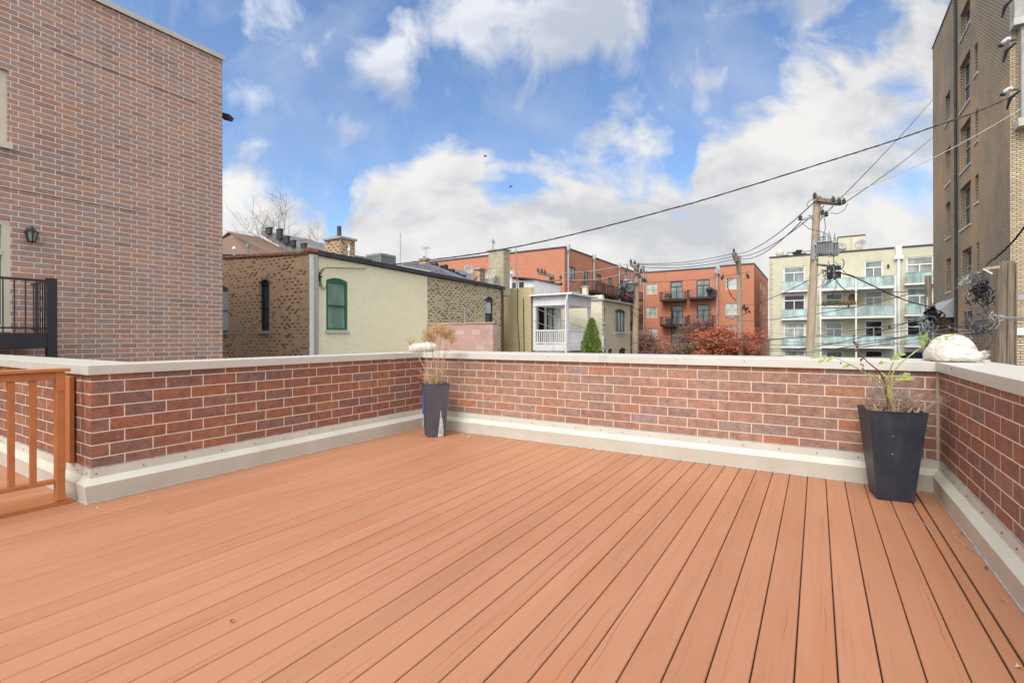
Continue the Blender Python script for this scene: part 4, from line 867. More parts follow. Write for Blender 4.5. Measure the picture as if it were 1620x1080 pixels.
# stepped dark fire wall with chimney pots
Yd = 38; t = thing('row_house', hz(440, 400, Yd), 'dark party wall with a row of black chimney pots beyond the brown gable', 'house')
prof = [(414, 366), (423, 366), (428, 370), (440, 371), (446, 379), (456, 385), (466, 389), (482, 390), (488, 396), (488, 470), (414, 470)]
P_ = [hz(a, b_, Yd) for a, b_ in prof]; P_[-1].z = GZ; P_[-2].z = GZ
g = MB(); g.prismY([(q.x, q.z) for q in P_], Yd, Yd+7); g.build('party_wall', plain('dark grey render', (.17,.17,.17), .85, var=.2), t)
a, b_, c_, d_ = hz(414, 374, Yd-.3), hz(490, 398, Yd-.3), hz(490, 402, Yd-.3), hz(414, 378, Yd-.3)
for (x0, x1, y0, y1) in ((420, 427, 362, 369), (437, 444, 364, 378), (447, 455, 376, 385), (458, 465, 382, 389), (475, 482, 387, 392)):
    a = hz(x0, y0, Yd-.35); b_ = hz(x1, y1, Yd-.35); g = MB(); g.box(a.x, b_.x, Yd-.34, Yd-.02, b_.z, a.z); g.box(a.x-.06, b_.x+.06, Yd-.4, Yd+.04, a.z+.001, a.z+.12); g.build('chimney_pot', M['black'], t)
g = MB(); q = [hz(413, 372, Yd-.02), hz(440, 388, Yd-.02), hz(452, 401, Yd-.02), hz(436, 401, Yd-.02), hz(413, 379, Yd-.02)]; g.prismY([(v.x, v.z) for v in q], Yd-.12, Yd-.001); g.build('flashing', M['white_worn'], t)
g = MB(); q = [hz(455, 385, Yd+2), hz(500, 402, Yd+2), hz(500, 470, Yd+2), hz(455, 470, Yd+2)]; g.prismY([(v.x, v.z) for v in q], Yd+7.1, Yd+14); g.build('roof', M['slate'], t)
# vent pipes in front of the gable
for px, pyt, lab in ((370.5, 392, 'white capped roof vent in front of the brown gable'),):
    a = onY(px, 402, ys+1.2); b_ = onY(px, pyt, ys+1.2); g = MB(); g.lathe((a.x, a.y, a.z-.3), [(.05, 0), (.05, b_.z-a.z+.2), (.08, b_.z-a.z+.22), (.07, b_.z-a.z+.3), (.03, b_.z-a.z+.36)], 10); solo(g, 'roof_vent', M['white'], a, lab, 'vent')
a = onY(393, 402, ys+1.2); b_ = onY(393, 389, ys+1.2); g = MB(); g.tube([a-Vector((0,0,.3)), b_], .02, 5); g.box(b_.x-.08, b_.x+.08, b_.y-.05, b_.y+.05, b_.z-.05, b_.z+.08); solo(g, 'roof_sensor', M['greymetal'], a, 'small grey box on a pole standing on the near roof at left', 'box')
# slate roofs and pots beyond the black roof edge
Ys = 24; t = thing('slate_roof_house', hz(680, 430, Ys), 'house with dark blue grey sloping roof and a row of black pots', 'house')
g = MB(); q = [hz(610, 440, Ys), hz(616, 420, Ys), hz(672, 417, Ys), hz(700, 428, Ys), hz(745, 447, Ys), hz(745, 470, Ys)]; q.append(Vector((q[0].x, Ys, GZ))); q[-2].z = GZ
g.prismY([(v.x, v.z) for v in q], Ys, Ys+5); g.build('roof', M['slate'], t)
g = MB(); q = [hz(604, 432, Ys-2), hz(618, 417, Ys-2), hz(640, 425, Ys-2), hz(664, 436, Ys-2)]; g.prismY([(v.x, v.z) for v in q], Ys-2, Ys-.02); g.build('gable_roof', M['slate'], t)
g = MB(); q = [hz(636, 420, Ys-2.2), hz(680, 428, Ys-2.2), hz(680, 434, Ys-2.2), hz(636, 428, Ys-2.2)]; g.prismY([(v.x, v.z) for v in q], Ys-2.2, Ys-2.02); g.build('ledge', M['oldstone'], t)
for i, (x0, y0) in enumerate(((684, 418), (691, 417), (700, 421), (706, 420), (712, 427), (717, 427), (724, 432), (729, 435), (735, 436))):
    a = hz(x0, y0, Ys+1.2); g = MB(); g.box(a.x-.09, a.x+.09, Ys+1.0, Ys+1.3, a.z-.75, a.z); g.lathe((a.x, Ys+1.15, a.z), [(.12, 0), (.12, .05), (.05, .07)], 8); g.build('chimney_pot', M['black'], t)
g = MB(); q = [hz(682, 421, Ys+1.3), hz(740, 440, Ys+1.3), hz(740, 446, Ys+1.3), hz(682, 429, Ys+1.3)]; g.prismY([(v.x, v.z) for v in q], Ys+1.32, Ys+1.5); g.build('fire_wall', M['tar'], t)
chimney(663, 673, 410, 425, 26, .4, M['common'], .06, 'tiny dark red chimney by the television aerial', flue=(.5, .15, .07))
chimney(746, 759, 427, 447, 21.5, .5, M['common'], .08, 'short square brown brick chimney beside the satellite dish', 'oldstone')
t = chimney(773, 796.5, 397, 449, 21.3, .62, M['chimney_cream'], .05, 'tall cream brick chimney in front of the red apartment wall', 'oldstone')
def dish(px, py, Y, r, label, yaw=.3, name='satellite_dish'):
    c = onY(px, py, Y); t = thing(name, c-Vector((0,0,.5)), label, 'satellite dish'); ax = Vector((math.sin(yaw), -math.cos(yaw), .45)).normalized()
    g = MB(); g.lathe(c, [(r*.05, -.14*r*2), (r*.4, -.10*r*2), (r*.75, -.03*r*2), (r, .07*r*2), (r*.98, .09*r*2), (r*.7, 0), (r*.05, -.1*r*2)], 18, ax); g.build('reflector', M['oldstone'], t)
    g = MB(); g.tube([c-ax*.1*r, c-ax*.3, c-ax*.3-Vector((0,0,.7))], .03, 6); g.tube([c-Vector((0,0,r*.9)), c+ax*r*1.2], .015, 4); g.lathe(c+ax*r*1.2, [(.04, -.04), (.05, .04)], 8, ax); g.build('arm', M['galv'], t)
dish(741.5, 427, 21, .28, 'upright satellite dish edge on beside the short brown chimney', 1.1); dish(780, 434, 20.9, .26, 'satellite dish mounted low on the tall cream chimney', -.1)
# antenna on the cream chimney
a = onY(780, 396, 21.5); g = MB(); b_ = onY(780, 378, 21.5); g.tube([a, b_], .02, 5); g.bar(b_+Vector((-.12, 0, -.1)), b_+Vector((.2, 0, -.28)), .025); g.bar(b_+Vector((-.1, .1, -.28)), b_+Vector((.18, -.1, -.1)), .02); solo(g, 'aerial', M['dark'], a, 'cross shaped aerial on top of the tall cream chimney', 'antenna')
# tan brick wall building + white dormer
Yt = 23; a = onY(797, 457, Yt); b_ = onY(840, 457, Yt)
t = thing('yellow_brick_annexe', (a.x, Yt, GZ), 'plain weathered yellow brick wall with black cables between two roofs', 'building')
g = MB(); n = 14
P_ = [(a.x, GZ), (b_.x, GZ)]+[(b_.x+(a.x-b_.x)*i/n, a.z+random.uniform(-.03, .03)) for i in range(n+1)]
g.prismY(P_, Yt, Yt+.4); g.build('wall', M['tan_brick'], t)
for px, y0, y1, r in ((818.5, 456, 558, .022), (828, 472, 558, .022)):
    g = MB(); q = onY(px, y0, Yt-.05); g.tube([q, onY(px+.5, (y0+y1)/2, Yt-.05), onY(px+(3 if px < 820 else 1), 545, Yt-.05), Vector((q.x+.15, q.y, GZ))], r, 5); g.build('cable', M['rubber'], t)
a = onY(818.5, 456, Yt+.2); g = MB(); g.tube([a, onY(816.5, 393, Yt+.2)], .03, 6); solo(g, 'mast', M['greymetal'], a, 'thin grey mast standing above the yellow brick wall', 'pole')
t = thing('dormer', onY(830, 455, Yt+2), 'small white dormer box with dark roof just above the yellow brick wall', 'dormer')
a, b_ = onY(798, 443, Yt+1.5), onY(844, 447, Yt+1.5); g = MB(); g.box(a.x, b_.x, Yt+1.5, Yt+5, a.z-.9, a.z-.1); g.build('wall', M['white_worn'], t)
g = MB(); g.prismY([(a.x-.1, a.z+.18), (b_.x+.1, a.z-.12), (b_.x+.1, a.z-.05), (a.x-.1, a.z+.26)], Yt+1.3, Yt+5.1); g.build('roof', M['tar'], t)
g = MB(); g.box(a.x+.5, a.x+.8, Yt+1.47, Yt+1.499, a.z-.5, a.z-.2); g.box(a.x+1.05, a.x+1.35, Yt+1.47, Yt+1.499, a.z-.5, a.z-.2); g.build('window', M['g_dark'], t)
q = onY(808, 443, Yt+1); g = MB(); g.tube([q-Vector((0,0,.5)), q, q+Vector((0,0,.3)), q+Vector((.12, -.12, .38)), q+Vector((.2, -.2, .3))], .09, 8); solo(g, 'roof_vent', M['white'], q-Vector((0,0,.5)), 'white bent vent pipe beside the white dormer', 'vent')
# ================================================================== WHITE PORCH
t = thing('porch', (-12, 24, GZ), 'white painted upper back porch with railing and flat roof', 'porch')
a = onY(843, 470, Yt); b_ = onY(898, 470, Yt); XPo = b_.x; yb2 = onX(935, 480, XPo).y; W = M['white_worn']
zr0 = onY(898, 482, Yt).z; zr1 = onY(898, 466, Yt).z; zf1 = onY(898, 545, Yt).z; zf0 = onY(898, 555, Yt).z; zrail = onY(898, 521, Yt).z
g = MB(); g.box(a.x, XPo, Yt, yb2, zr0, zr1); g.box(a.x-.1, XPo+.35, Yt-.25, yb2+.2, zr1+.002, zr1+.1); g.build('roof', W, t)
g = MB(); g.box(a.x, XPo, Yt, yb2+1.5, zf0, zf1); g.build('floor', W, t)
for x_, y_ in ((a.x, Yt), (XPo-.16, Yt), (XPo-.16, yb2-.16), (a.x+.02, yb2-.16)):
    g = MB(); g.box(x_+.002, x_+.158, y_+.002, y_+.158, zf1, zr0); g.build('post', W, t)
g = MB(); g.tube([(XPo+.1, Yt-.2, zr1), (XPo-.05, Yt-.12, zr1-.5), (XPo-.05, Yt-.1, GZ)], .05, 8); g.build('downspout', M['white'], t)
g = MB(); g.box(a.x+.16, XPo-.16, Yt+.03, Yt+.1, zrail-.08, zrail); g.box(a.x+.16, XPo-.16, Yt+.04, Yt+.09, zf1+.05, zf1+.12); g.box(XPo-.1, XPo-.03, Yt+.16, yb2-.16, zrail-.08, zrail); g.box(XPo-.09, XPo-.04, Yt+.16, yb2-.16, zf1+.05, zf1+.12); g.build('rail', W, t)
g = MB(); x_ = a.x+.24
while x_ < XPo-.2: b2 = MB(); b2.box(x_, x_+.05, Yt+.045, Yt+.085, zf1+.12, zrail-.08); b2.build('baluster', W, t); x_ += .125
y_ = Yt+.25
while y_ < yb2-.2: b2 = MB(); b2.box(XPo-.085, XPo-.045, y_, y_+.05, zf1+.12, zrail-.08); b2.build('baluster', W, t); y_ += .125
# the cream painted house behind the porch
Yc = 27.5; KC = K('S', Yc); cA = onY(800, 467, Yc); cB = onY(952.5, 466, Yc); XC = cB.x; KCe = K('E', XC); yce = onX(997, 500, XC).y
t = thing('cream_painted_house', (XC-2, Yc+2, GZ), 'cream and khaki brick house with arched windows behind the white porch', 'house')
dr = KC.rect(865, 884, 487, 545); w2_ = KC.rect(852, 861, 484, 545)
g = MB(); wall(g, KC, cA.x, XC-.001, GZ, cB.z-.25, [dr, w2_], .1, .3, cB.z); g.build('painted_wall', M['cream_paint'], t)
window(t, KC, dr, M['black'], M['g_pale'], 'slider', .06, .07); window(t, KC, w2_, M['rust'], M['g_dark'], 'fix', .06, .05)
wr = [KCe.rect(972.8, 989.5, 489, 525), KCe.rect(954.3, 958, 485, 510), KCe.rect(979.5, 990, 550, 568), KCe.rect(962, 969, 551, 568), KCe.rect(954.5, 958.5, 552, 568)]
zc0, zc1 = onX(953, 475, XC).z, onX(997, 482.5, XC).z
g = MB(); wall(g, KCe, Yc+.003, yce, GZ, zc0, [(*r, .15) for r in wr], .14, .3, zc1); g.build('side_wall', M['khaki_brick'], t)
for i, r in enumerate(wr): window(t, KCe, r, M['navy'], M['g_grey' if i in (0, 3) else 'g_dark'], 'muntin' if i == 0 else 'sash', .12, .05, M['stone'] if i < 2 else None, .15)
g = MB(); g.add([(XC+.15, Yc-.1, zc0), (XC+.15, yce+.1, zc1), (XC-5, yce+.1, zc1+.2), (XC-5, Yc-.1, zc0+.2), (XC+.15, Yc-.1, zc0+.1), (XC+.15, yce+.1, zc1+.1), (XC-5, yce+.1, zc1+.3), (XC-5, Yc-.1, zc0+.3)], [(0,1,2,3),(4,7,6,5),(0,4,5,1),(1,5,6,2),(3,2,6,7),(0,3,7,4)]); g.build('roof_edge', M['oldstone'], t)
g = MB()
for i in range(16):
    z_ = cB.z-.1-.3*i; KC.box(g, XC-(.28 if i % 2 else .18), XC-.0, z_-.14, z_, -.012, .0); KCe.box(g, Yc-.012, Yc+(.2 if i % 2 else .3), z_-.14, z_, -.014, 0)
g.build('quoin', M['cream_paint'], t)
a = onY(926, 466, Yc+.6); t2 = chimney(921, 928, 454, 467, Yc+.6, .3, M['cream_paint'], .04, 'short cream chimney on the house behind the porch')
condenser(899, 917, 461.5, 468, Yc+.5, 'small air conditioner on the flat roof behind the white porch')
a = onX(953.5, 560, XC+.4); g = MB(); b_ = onX(953.5, 532, XC+.4); g.tube([Vector((a.x, a.y, GZ)), b_, b_+Vector((0, .25, .1)), b_+Vector((0, .5, -.25)), b_+Vector((0, .55, -.5))], .035, 6); solo(g, 'service_mast', M['galv'], Vector((a.x, a.y, GZ)), 'bent grey service pipe standing in front of the khaki wall', 'pipe')
# ================================================================== RED APARTMENTS
def balcony(t, k, r, zbase, out=1.2, solid=False):
    """r=(u0,u1) on the wall, slab top zbase"""
    u0, u1 = r; g = MB(); k.box(g, u0, u1, zbase-.28, zbase, -out, -.01); bo = g.build('balcony', M['black'], t)
    g = MB(); h = 1.0
    k.box(g, u0, u1, zbase+h-.05, zbase+h, -out, -out+.06)
    for uu in (u0, u1-.06): k.box(g, uu, uu+.06, zbase, zbase+h-.051, -out, -out+.06); k.box(g, uu, uu+.06, zbase+h-.05, zbase+h, -out+.061, -.01)
    n = max(4, int((u1-u0)/.16))
    for i in range(1, n): uu = u0+(u1-u0)*i/n; k.box(g, uu-.012, uu+.012, zbase, zbase+h-.051, -out+.02, -out+.04)
    m2 = max(2, int(out/.2))
    for i in range(1, m2):
        dd = -out+out*i/m2
        for uu in (u0+.02, u1-.05): k.box(g, uu, uu+.025, zbase, zbase+h-.051, dd, dd+.025)
    g.build('railing', M['black'], bo); return bo
def downpipe(t, k, px, z0, z1, r=.11, m_='galv'):
    u = k.px(px, 480)[0]; g = MB(); p = k.m(u, z0, -.14); q = k.m(u, z1, -.14); g.tube([p, q], r, 8)
    g.lathe(q-Vector((0,0,.1)), [(r, 0), (r*2.2, .4), (r*2.2, .9)], 8); g.build('downpipe', M[m_], t)
XR1 = -21.8; K1 = K('E', XR1); y1s = onX(893, 450, XR1).y; zt1 = onX(893, 392, XR1).z; Y2 = 66.9; K2 = K('S', Y2)
K1s = K('S', y1s); xl = onY(676, 430, y1s).x
t = thing('red_brick_apartments', (XR1-6, y1s+8, GZ), 'orange red brick apartment block with long blank wall facing the deck and black balconies', 'apartment block')
wL = K1s.rect(799, 813, 424.5, 440); wL2 = K1s.rect(759, 772, 429, 440)
ptsw = [wL, wL2]
g = MB(); wall(g, K1s, xl-4, XR1-.002, GZ, zt1, ptsw, .15, .4); g.build('wall', M['red_brick'], t)
for r in ptsw: window(t, K1s, r, M['beige'], M['g_curt'], 'fix', .12, .1)
o1 = [K1.rect(900, 910, 422, 446), K1.rect(921.8, 931, 428.5, 450), K1.rect(943, 951, 434, 447), K1.rect(961, 968, 438.5, 453), K1.rect(979.5, 986.5, 443, 457)]
stor = 3.0; o1b = o1+[(r[0], r[1], r[2]-stor, r[3]-stor) for r in o1]+[(r[0], r[1], r[2]-2*stor, r[3]-2*stor) for r in o1]
g = MB(); wall(g, K1, y1s+.003, Y2-.01, GZ, zt1, o1b, .15, .4); g.build('side_wall', M['red_brick'], t)
for r in o1b: window(t, K1, r, M['black'], M['g_grey'], 'slider', .12, .08)
g = MB(); g.box(xl-4, XR1+.05, y1s-.06, y1s+.4, zt1+.002, zt1+.16); g.box(XR1-.4, XR1+.05, y1s+.4, Y2, zt1+.002, zt1+.16); g.build('coping', M['dark'], t)
g = MB(); g.box(xl-4, XR1-.4, y1s+.4, Y2+10, zt1-.7, zt1-.6); g.build('roof', M['tar'], t)
for px in (897, 938, 978): downpipe(t, K1, px, GZ, onX(px, {897: 397, 938: 411, 978: 424}[px]+3, XR1).z)
for (x0, x1, yb_) in ((918, 938, 461), (941.5, 953, 465.5), (956, 971, 469)):
    r = K1.rect(x0, x1, yb_-2, yb_)
    for s_ in range(2): balcony(t, K1, (r[0], r[1]), r[2]-stor*s_, 1.5)
for (x0, x1, yb_) in ((982, 1000, 473),):
    r = K1.rect(x0, x1, yb_-2, yb_); 
    for s_ in range(3): balcony(t, K1, (r[0], min(r[1], Y2-.2)), r[2]-stor*s_, 1.5)
# second block
x2r = onY(1193, 450, Y2).x; xm = onY(1135.5, 450, Y2).x; zt2 = onY(1190, 418, Y2).z; K2e = K('E', x2r); y2e = onX(1215, 460, x2r).y
zt2b = onY(1110, 425.5, Y2).z
t = thing('red_brick_apartments', (x2r-8, Y2+6, GZ), 'far orange red brick apartment block with four balconies above the red trees', 'apartment block')
H = []
rows = [(1022.6, 1039.6, 448.4, 465.4), (1060.5, 1079.7, 445, 473), (1102, 1122.7, 442.4, 472), (1147.8, 1172, 439.4, 457.7),
        (1022.6, 1039.6, 485.5, 502.5), (1061.5, 1080, 483.5, 513), (1102.5, 1122.7, 482, 511), (1147.8, 1172, 479, 498)]
H = [K2.rect(*r) for r in rows]; Hb = [(r[0], r[1], r[2]-stor*.98, r[3]-stor*.98) for r in H[4:]]
H += Hb
g = MB(); wall(g, K2, XR1-.2, xm-.25, GZ, zt2b, [h for h in H if h[1] < xm-.25], .15, .4); wall(g, K2, xm+.25, x2r-.002, GZ, zt2, [h for h in H if h[0] > xm+.25], .15, .4)
K2.box(g, xm-.249, xm+.249, GZ, zt2-1.1, .1, .4); g.build('wall', M['red_brick'], t)
for i, r in enumerate(H):
    window(t, K2, r, M['beige'] if i % 4 in (0, 3) else M['black'], M['g_pale'] if i % 4 in (0, 3) else M['g_grey'], 'twin' if i % 4 in (0, 3) else 'transom', .12, .09)
so_ = [K2e.rect(1202.3, 1204.8, 442, 458), K2e.rect(1206.5, 1208.5, 446, 464), K2e.rect(1209.5, 1211, 450, 465)]
so_ += [(r[0], r[1], r[2]-stor, r[3]-stor) for r in so_]
g = MB(); wall(g, K2e, Y2+.003, y2e, GZ, zt2, so_, .15, .4); g.build('side_wall', M['red_brick'], t)
for r in so_: window(t, K2e, r, M['beige'], M['g_grey'], 'fix', .12, .1)
g = MB(); g.box(XR1, xm-.25, Y2-.06, Y2+.4, zt2b+.002, zt2b+.16); g.box(xm+.25, x2r+.05, Y2-.06, Y2+.4, zt2+.002, zt2+.16); g.box(x2r-.4, x2r+.05, Y2+.4, y2e, zt2+.002, zt2+.16); g.box(xm-.25, xm+.25, Y2+.05, Y2+.3, zt2-1.1, zt2-.9); g.build('coping', M['dark'], t)
downpipe(t, K2, 1134.5, GZ, onY(1134, 436, Y2).z, .12); downpipe(t, K2, 1018.5, GZ, onY(1019, 430, Y2).z, .1)
for (x0, x1, yb_) in ((1048, 1087, 474), (1090.7, 1130.5, 470.5), (1048.5, 1087.5, 513), (1090.7, 1130.5, 511)):
    r = K2.rect(x0, x1, yb_-2, yb_+2); bo = balcony(t, K2, (r[0], r[1]), (r[2]+r[3])/2, 1.4)
    if yb_ < 480 or x0 < 1060:
        g = MB(); u = r[0]+(.5 if x0 < 1060 else 2.6)
        zz = (r[2]+r[3])/2+.001
        K2.box(g, u, u+.9, zz+.35, zz+.42, -1.2, -.5); [K2.box(g, u+a_, u+a_+.05, zz, zz+.349, -1.15, -1.1) for a_ in (.05, .8)]; [K2.box(g, u+a_, u+a_+.05, zz, zz+.349, -.6, -.55) for a_ in (.05, .8)]; K2.box(g, u, u+.9, zz+.421, zz+.85, -.56, -.5)
        g.build('bench', M['dark'], bo)
# barbecue kettles and folded parasol on the far balconies
r = K2.rect(1120, 1129, 460, 470); c = K2.m((r[0]+r[1])/2, 0, -.9); zz = K2.rect(1090, 1130, 468, 472)[2]+.15
g = MB(); g.lathe((c.x, c.y, zz+.01), [(.25, 0), (.22, .5), (.4, .6), (.42, .85), (.28, 1.1), (.08, 1.2)], 12); solo(g, 'barbecue', M['black'], (c.x, c.y, zz), 'black covered barbecue on the right upper balcony of the far red block', 'barbecue')
r = K2.rect(1064, 1069, 483, 512); c = K2.m((r[0]+r[1])/2, 0, -.8); zz = K2.rect(1050, 1087, 511, 515)[2]+.15
g = MB(); g.lathe((c.x, c.y, zz), [(.2, 0), (.2, .05), (.03, .06), (.03, .8), (.16, .85), (.12, 1.5), (.02, 2.3)], 10); solo(g, 'parasol', M['black'], (c.x, c.y, zz), 'closed dark parasol on the lower left balcony of the far red block', 'parasol')
# ================================================================== YELLOW APARTMENTS
YY = 61; KY = K('S', YY); xa = onY(1218, 480, YY).x; xb = xa+17.5; zty = onY(1340, 399, YY).z
t = thing('yellow_apartments', (xa+7, YY+6, GZ), 'pale yellow four storey apartment block with aqua glass balconies', 'apartment block')
zA, zB, zC_ = KY.px(1352, 455)[1], KY.px(1352, 500.5)[1], KY.px(1352, 548)[1]; ST_ = (zA-zC_)/2
WH = []
def addw(x0, x1, zt_, h, kind): a = KY.px(x0, 480)[0]; b_ = KY.px(x1, 480)[0]; WH.append(((a, b_, zt_-h, zt_), kind))
zt0 = [KY.px(1256, 422)[1]-ST_*i for i in range(4)]
for z_ in zt0: addw(1239.6, 1273.5, z_, 2.15, 'L')
zt_m = [KY.px(1380, 412.5)[1]-ST_*i for i in range(4)]
for z_ in zt_m: addw(1306, 1333, z_-.12, 2.25, 'M'); addw(1368, 1396.7, z_, 2.3, 'M')
zt_r = [KY.px(1455, 406)[1]-ST_*i for i in range(4)]
for z_ in zt_r: addw(1434, 1477, z_, 2.5, 'R')
hs = [h for h, _ in WH if h[2] > GZ+.1]
xdp = KY.px(1421.7, 480)[0]; 
g = MB(); wall(g, KY, xa, xb, GZ, zty, hs, .12, .4); g.build('wall', M['stucco'], t)
for i, h in enumerate(hs): window(t, KY, h, M['white'], [M['g_grey'], M['g_dark'], M['g_curt'], M['g_grey'], M['g_dark']][i % 5], 'transom', .1, .11)
g = MB(); g.box(xa+.01, xb, YY+.4, YY+14, GZ, zty-.3); g.build('block', M['stucco'], t)
g = MB(); g.box(xa-.05, xdp-.3, YY-.06, YY+.4, zty+.002, zty+.16); g.box(xdp+.3, xb, YY-.06, YY+.4, zty+.002, zty+.16); g.box(xa-.05, xa+.35, YY+.4, YY+14, zty+.002, zty+.16); g.build('coping', M['dark'], t)
u = xdp; g = MB(); g.tube([(u, YY-.12, GZ), (u, YY-.12, zty-1.0)], .13, 8); g.box(u-.35, u+.35, YY-.3, YY-.005, zty-1.1, zty-.75); g.box(u-.22, u+.22, YY-.22, YY-.004, zty-.75, zty+.25); g.build('downpipe', M['white'], t)
g = MB()
for i in range(46):
    z_ = zty-.3-.28*i; KY.box(g, xa-.02, xa+(.30 if i % 2 else .18), z_-.14, z_, -.03, 0)
g.build('quoin', M['tan_brick'], t)
# Juliet balconies left and right
def glassrail(parent, u0, u1, z0, z1, d, n):
    g = MB(); f_ = MB(); KY.box(f_, u0, u1, z1, z1+.05, d-.03, d+.03); KY.box(f_, u0, u1, z0-.05, z0, d-.03, d+.03)
    for i in range(n+1): uu = u0+(u1-u0)*i/n; KY.box(f_, uu-.03, uu+.03, z0, z1, d-.03, d+.03)
    fo = f_.build('rail_frame', M['galv'], parent)
    for i in range(n):
        g = MB(); KY.box(g, u0+(u1-u0)*i/n+.04, u0+(u1-u0)*(i+1)/n-.04, z0+.001, z1-.001, d-.01, d+.01); g.build('glass_panel', M['g_rail'], fo)
    return fo
for i in range(4):
    for (x0, x1, yt, yb_) in ((1237, 1277, 446, 459), (1431, 1480, 431.5, 447)):
        a = KY.px(x0, 480)[0]; b_ = KY.px(x1, 480)[0]; xm_ = (x0+x1)/2; z1 = KY.px(xm_, yt)[1]-ST_*i; z0 = KY.px(xm_, yb_)[1]-ST_*i
        if z0 < GZ: continue
        g = MB(); KY.box(g, a-.05, b_+.05, z0-.22, z0-.06, -.5, -.002); bo = g.build('balcony', M['white'], t); glassrail(bo, a, b_, z0, z1, -.45, 2)
# central porch stack
uu0, uu1, uu2 = [KY.px(x_, 480)[0] for x_ in (1296, 1352.5, 1413)]; DP = 1.6
uu0 += .1
sc = (YY-DP)/YY
for i, zz in enumerate((zA, zB, zC_)):
    z_ = EYE+(zz-EYE)*sc; a0, a1, a2 = uu0*1, uu1, uu2
    g = MB(); KY.box(g, a0, a2, z_-.18, z_, -DP, -.003); bo = g.build('balcony', M['white'], t)
    glassrail(bo, a0+.1, a1-.1, z_+.12, z_+1.0, -DP+.06, 2); glassrail(bo, a1+.1, a2-.1, z_+.12, z_+1.0, -DP+.06, 2)
for a in (uu0, uu1, uu2):
    z_ = EYE+(zA-EYE)*sc; g = MB(); KY.box(g, a-.07, a+.07, GZ, z_+.95, -DP-.07, -DP-.005); g.build('post', M['white'], t)
# flower boxes and plants on the middle left balcony
zf = EYE+(zB-EYE)*sc+1.02
for i, px in enumerate((1299, 1315, 1330, 1343)):
    u = KY.px(px, 480)[0]*sc; c = Vector((u+.3, YY-DP+.06, zf)); g = MB(); g.box(c.x-.42, c.x+.42, c.y-.12, c.y+.12, zf-.05, zf+.15)
    o = solo(g, 'window_box', M['white_worn'], (c.x, c.y, zf-.05), 'white flower box hung on the aqua balcony rail of the yellow block', 'flower box', 'flower boxes on the yellow block'); o['group'] = 'flower boxes on the yellow block'
    g = MB()
    for j in range(260):
        p = c+Vector((random.gauss(0, .26), random.gauss(0, .12), .15+abs(random.gauss(0, .22)))); s_ = .07; a = Vector((random.gauss(0,1), random.gauss(0,1), random.gauss(0,1))).normalized()*s_; b_ = a.orthogonal().normalized()*s_*.6; g.add([p-a, p+b_, p+a, p-b_], [(0,1,2,3)])
    q = g.build('balcony_plant', leafmat('balcony plants '+str(i), [(.10,.15,.04), (.25,.2,.05), (.35,.12,.06)] if i > 1 else [(.06,.12,.03), (.16,.2,.05)]), None); rebase(q, c); tag(q, ['bushy green plant in the leftmost balcony flower box', 'green plant in the second balcony flower box', 'yellowish plant in the third balcony flower box', 'reddish plant in the rightmost balcony flower box'][i], 'plant')
c = KY.m(KY.px(1348, 480)[0], KY.px(1348, 472)[1], -.9); g = MB(); g.lathe(c, [(.05, -.05), (.25, -.03), (.4, .02), (.25, .05), (.05, .06)], 14, (.2, -1, 0)); solo(g, 'wreath_disc', M['rust'], c, 'round rust red ornament beside the balcony plants', 'ornament')
# rooftop things
def roofbox(x0, x1, y0, y1, Y, dep, m_, name, label, cat):
    a = onY(x0, y0, Y); b_ = onY(x1, y1, Y); g = MB(); g.box(a.x, b_.x, Y, Y+dep, b_.z-.8, a.z); o = solo(g, name, M[m_], ((a.x+b_.x)/2, Y+dep/2, b_.z-.8), label, cat)
    g = MB(); g.box(a.x-.06, b_.x+.06, Y-.06, Y+dep+.06, a.z+.002, a.z+.1); g.build('cap', M['dark'], o); return o
o = roofbox(1326, 1368, 376, 398, 64, 4, 'stucco', 'roof_hut', 'pale yellow stair hut on top of the yellow apartment block', 'hut')
g = MB(); a = onY(1347, 378, 64); g.box(a.x-.05, a.x+.05, 63.96, 63.998, a.z-2.4, a.z+.1); g.build('seam', M['galv'], o)
dish(1361, 386, 63, .55, 'large pale dish on the stair hut of the yellow block', -.5); dish(1332, 389, 63, .45, 'grey satellite dish left of the stair hut', .2)
roofbox(1325, 1338, 391, 402, 63.2, 1, 'galv', 'roof_unit', 'small grey plant box on the roof left of the stair hut', 'roof unit')
a = onY(1233.5, 407, YY+1.5); c = onY(1233.5, 400, YY+1.5); g = MB(); g.tube([a, c], .06, 6); g.lathe(c, [(.1, -.06), (.42, -.05), (.42, .05), (.1, .06)], 16, (0, -1, .1)); solo(g, 'round_lamp', M['stone'], a, 'round disc lamp on the left end of the yellow block roof', 'lamp')
for i, (px, h) in enumerate(((1258, 399), (1264, 396), (1271, 401), (1243, 404))):
    a = onY(px, 408, YY+2.5); c = onY(px, h, YY+2.5); g = MB(); g.lathe((a.x, a.y, a.z-.6), [(.22, 0), (.22, c.z-a.z+.5), (.33, c.z-a.z+.5), (.33, c.z-a.z+.62)], 10); solo(g, 'roof_vent', M['dark'], (a.x, a.y, a.z-.6), 'dark round roof vent on the left part of the yellow block', 'vent', 'round vents on the yellow block roof')
a = onY(1245, 400, YY+3); b_ = onY(1283, 397, YY+3); g = MB(); g.tube([a-Vector((0,0,.9)), a, b_, b_-Vector((0,0,1))], .05, 6); solo(g, 'roof_pipe', M['dark'], a-Vector((0,0,.9)), 'long thin rail pipe over the round vents on the yellow block', 'pipe')
# wall lamps of the yellow block
for px, py in ((1405, 421), (1407, 517), (1297.5, 519)):
    u, v = KY.px(px, py); g = MB(); KY.box(g, u-.08, u+.08, v-.16, v+.16, -.16, -.002); g.build('wall_lamp', M['black'], t)
